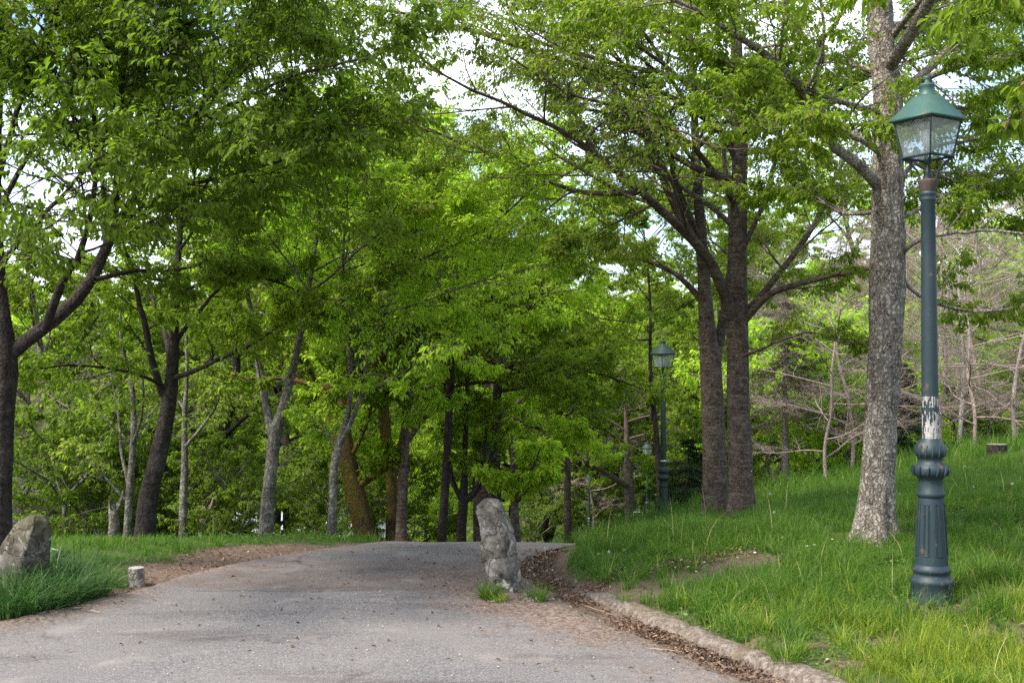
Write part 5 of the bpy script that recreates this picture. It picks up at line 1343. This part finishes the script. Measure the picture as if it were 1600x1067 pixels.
# ------------------------------------------------------------------ small things
def small_things():
    g = np.random.default_rng(4)
    # grass tufts at the standing stone
    for i, (px, py, n, h, lab) in enumerate([(764, 938, 190, .23, 'tuft of grass at the left foot of the standing stone'), (779, 942, 120, .14, 'short light green tuft in front of the standing stone'), (842, 940, 130, .22, 'tuft of grass beside the small rock right of the standing stone')]):
        p = GP(px, py); a = g.uniform(0, 6.283, n); r = .055 * np.sqrt(g.random(n)) * (1.2 if i == 2 else 1)
        V, F = blades(np.stack([r * np.cos(a), r * np.sin(a), 0 * a - .01], -1), g.uniform(.4, 1, n) * h, g.uniform(.005, .009, n), g.uniform(.3, 1.1, n) * h * .7, a + g.normal(0, .6, n), 5)
        o = mesh_obj('grass_tuft', V, F, GRASS_M if i != 1 else GRASS_Y); o.location = p; tag(o, lab, 'grass tuft', 'tufts round the standing stone')
    # daisies and seed heads in the verge
    pm = plain('white_petal', (.75, .75, .72), .7, .05); ym = plain('yellow_centre', (.65, .42, .03), .7, .1); sm = plain('flower_stem', (.10, .17, .04), .8); fm = plain('seed_down', (.60, .60, .56), .95, .2)
    def flower(kind, h):
        root = empty('daisy' if kind == 'daisy' else ('dandelion_clock' if kind == 'clock' else 'buttercup'), (0, 0, 0), 'x', 'flower', 'x')
        P_ = np.array([[(0, 0, -.02), (.005, 0, h * .5), (0, 0, h)]]); V, q = tubes(P_, np.full((1, 3), .0018), 4); mesh_obj('stem', V, q, sm, root)
        if kind == 'daisy':
            n = 12; a = np.arange(n) * 6.283 / n; D = np.stack([np.cos(a), np.sin(a), .25 + 0 * a], -1)
            V, F = leaf_geo(np.tile([0, 0, h], (n, 1)) + D * .003, D, np.tile([0, 0, 1.], (n, 1)), np.full(n, .014), np.full(n, .006), fold=0); mesh_obj('petals', V, F, pm, root)
            V, q = lathe([(.0001, h + .004), (.004, h + .003), (.005, h)], 8); mesh_obj('centre', V, q, ym, root)
        elif kind == 'clock':
            m = 140; D = nrm(g.normal(0, 1, (m, 3))); V, F = leaf_geo(np.tile([0, 0, h + .012], (m, 1)), D, nrm(g.normal(0, 1, (m, 3))), np.full(m, .018), np.full(m, .005), fold=0); mesh_obj('seed_head', V, F, fm, root)
        else:
            n = 8; a = np.arange(n) * 6.283 / n; D = np.stack([np.cos(a), np.sin(a), .5 + 0 * a], -1)
            V, F = leaf_geo(np.tile([0, 0, h], (n, 1)), D, np.tile([0, 0, 1.], (n, 1)), np.full(n, .013), np.full(n, .009), fold=0); mesh_obj('petals', V, F, ym, root)
        return root
    for kind, spots, h, lab, grp in [
        ('daisy', [(1046, 880), (1052, 884), (1076, 888), (1086, 890), (975, 909), (1102, 877), (1147, 869), (1150, 871), (1128, 901), (1041, 885), (1225, 862), (1236, 858), (1250, 861), (1278, 866), (1395, 862), (1180, 862), (975, 862), (1066, 872), (1262, 857), (1271, 855)], .10, 'small white daisy in the short grass of the right verge', 'daisies in the right verge'),
        ('clock', [(854, 861), (948, 858), (1406, 768), (1528, 757), (1590, 755), (868, 880), (1435, 735), (1512, 731), (1218, 801), (1205, 775)], .17, 'round white dandelion seed head standing in the right meadow', 'dandelion clocks in the right meadow'),
        ('buttercup', [(945, 870), (963, 868), (998, 862), (1297, 846), (1001, 859)], .14, 'small yellow flower in the grass of the right verge', 'yellow flowers in the right verge')]:
        o = flower(kind, h)
        for i, (x, y) in enumerate(spots):
            p = GP(x, y + h * .8 * FPX / 10)
            if kind == 'clock': p = GP(x, y + h * FPX / GP(x, y)[1])
            p = np.array((p[0], p[1], Hs(p[0], p[1])))
            if i == 0:
                t_ = o; t_.location = p; t_['label'] = lab; t_['group'] = grp
            else:
                t_ = copy_tree(o, p, g.uniform(0, 6.28), g.uniform(.55, 1.0), lab, grp)
            t_.rotation_euler = (g.uniform(-.3, .5), g.uniform(-.3, .3), g.uniform(0, 6.28))
    # fallen sticks
    stk = plain('stick', (.20, .15, .11), .9); pal = plain('pale_stick', (.42, .34, .25), .9)
    for (a, b, r, m, lab) in [((1015, 1019), (1062, 1023), .004, pal, 'straight pale stick on the asphalt beside the leaf-filled gutter'), ((548, 893), (580, 887), .006, stk, 'dark twig lying across the far part of the road'),
                              ((915, 953), (962, 968), .006, stk, 'dark twig at the upper end of the gutter leaves'), ((768, 946), (802, 941), .004, pal, 'pale stalk in front of the standing stone'), ((120, 948), (158, 962), .004, pal, 'pale straw lying on the dirt below the strap leaves')]:
        p, q_ = GP(*a), GP(*b); org = p.copy(); d_ = q_ - p; n = 7; t = np.linspace(0, 1, n)[:, None]
        L_ = org * 0 + d_ * t + np.cumsum(g.normal(0, .006, (n, 3)), 0) * np.array((1, 1, .2)) + np.array((0, 0, .028))
        V, q = tubes(L_[None], np.linspace(r, r * .5, n)[None], 6); o = mesh_obj('stick', V, q, m, smooth=True); o.location = org; tag(o, lab, 'stick', 'sticks on the ground')
    # dark metal bracket with a white plate beside the boulder
    blk = plain('black_metal', (.02, .02, .022), .5); wh = plain('white_plate', (.6, .6, .6), .5, .1)
    d = GP(80, 925)[1] + .9; o_ = base_at(84, d); root = empty('leaning_metal_post', o_, 'broken black metal fixture with white faces leaning behind the boulder', 'metal fixture')
    def wp(x, y, dd=0): return W(x, y, d + dd) - o_
    mb = MB(); V, q = bar(wp(80, 925), wp(88, 872), .022); mb.add(V, q); V, q = bar(wp(86, 878), wp(97, 860, .05), .03); mb.add(V, q); mb.build('arm', blk, root)
    mb = MB(); V, q = bar(wp(80, 857), wp(91, 860), .012); mb.add(V, q); V, q = bar(wp(73, 889, -.05), wp(77, 882, -.05), .03); mb.add(V, q); mb.build('white_plates', wh, root)
    mb = MB(); V, q = bar(wp(88, 868), wp(98, 866), .05); mb.add(V, q); mb.build('head', blk, root)
    # little white frame sign on the far bank
    d = 34; o_ = base_at(996, d); root = empty('small_sign_frame', o_, 'tiny white rectangular frame on legs at the far grass bank', 'sign frame')
    mb = MB(); z1 = W(996, 799, d)[2] - o_[2]; z0_ = z1 - .20
    for a, b in [((-.13, z1), (.13, z1)), ((-.13, z0_), (.13, z0_)), ((-.13, z0_), (-.13, z1)), ((.13, z0_), (.13, z1)), ((0, z0_), (0, z1))]: V, q = bar((a[0], 0, a[1]), (b[0], 0, b[1]), .018); mb.add(V, q)
    mb.build('frame', wh, root)
    mb = MB(); V, q = bar((-.1, 0, -.05), (-.1, 0, z0_), .02); mb.add(V, q); V, q = bar((.1, 0, -.05), (.1, 0, z0_), .02); mb.add(V, q); mb.build('leg', blk, root)
    # pale building glimpsed through the left trees
    d = 50; o_ = base_at(430, d); root = empty('low_building', o_, 'low pale grey building glimpsed between trunks beyond the left slope', 'building')
    zc = W(430, 830, d)[2] - o_[2]
    mb = MB(); V, q = box((0, 0, zc / 2 - .6), (9, 5, zc + .4)); mb.add(V, q); mb.build('wall', plain('pale_wall', (.26, .28, .31), .8), root)
    mb = MB(); V = np.array([(-5, -3, zc - .4), (5, -3, zc - .4), (5, 0, zc + .9), (-5, 0, zc + .9), (-5, 3, zc - .4), (5, 3, zc - .4)]); mb.add(V, [(0, 1, 2, 3), (3, 2, 5, 4)]); mb.build('roof', plain('pale_roof', (.34, .36, .40), .6), root)
    mb = MB()
    for x in (-3, -1, 1, 3): V, q = box((x, -2.51, zc - 1.3), (.9, .06, .8)); mb.add(V, q)
    mb.build('window', plain('dark_pane', (.03, .035, .04), .2), root)

# ------------------------------------------------------------------ build everything
build_ground(); build_road(); build_kerb()
GL = glass_mat()
d1 = GP(1456, 934)[1]
p = GP(1456, 940)
lamp_post('nearest lamp post, dark blue-green with a torn white paper remnant, beside the thick pale trunk', p, PAINT, PAINT_L, GL)
for (x, d, full, lab) in [(1036, 22.6, False, 'second lamp post, green, standing in the grass left of the trunk pair'), (1011, 48, False, 'third lamp post, seen just left of the second and much smaller, with a bright lantern'),
                          (920, 60, False, 'farthest lamp post, thin and dark, right of the straight brown trunk'), (183, 32, False, 'low lamp with a bluish lantern in front of the broken trunk on the left slope')]:
    b = base_at(x, d)
    ty = {1036: 528, 1011: 684, 920: 738, 183: 815}[x]
    # stand it so that its height is that of its kind
    o = lamp_post(lab, b, PAINT_FAR, PAINT_FAR, GL, False)
    print('lamp', x, 'top at', HOR - (b[2] + 3.56 - EYE) / d * FPX, 'want', ty, 'base', HOR - (b[2] - EYE) / d * FPX)
stones()
build_grass(); build_litter()
near_trees(); background(); small_things()
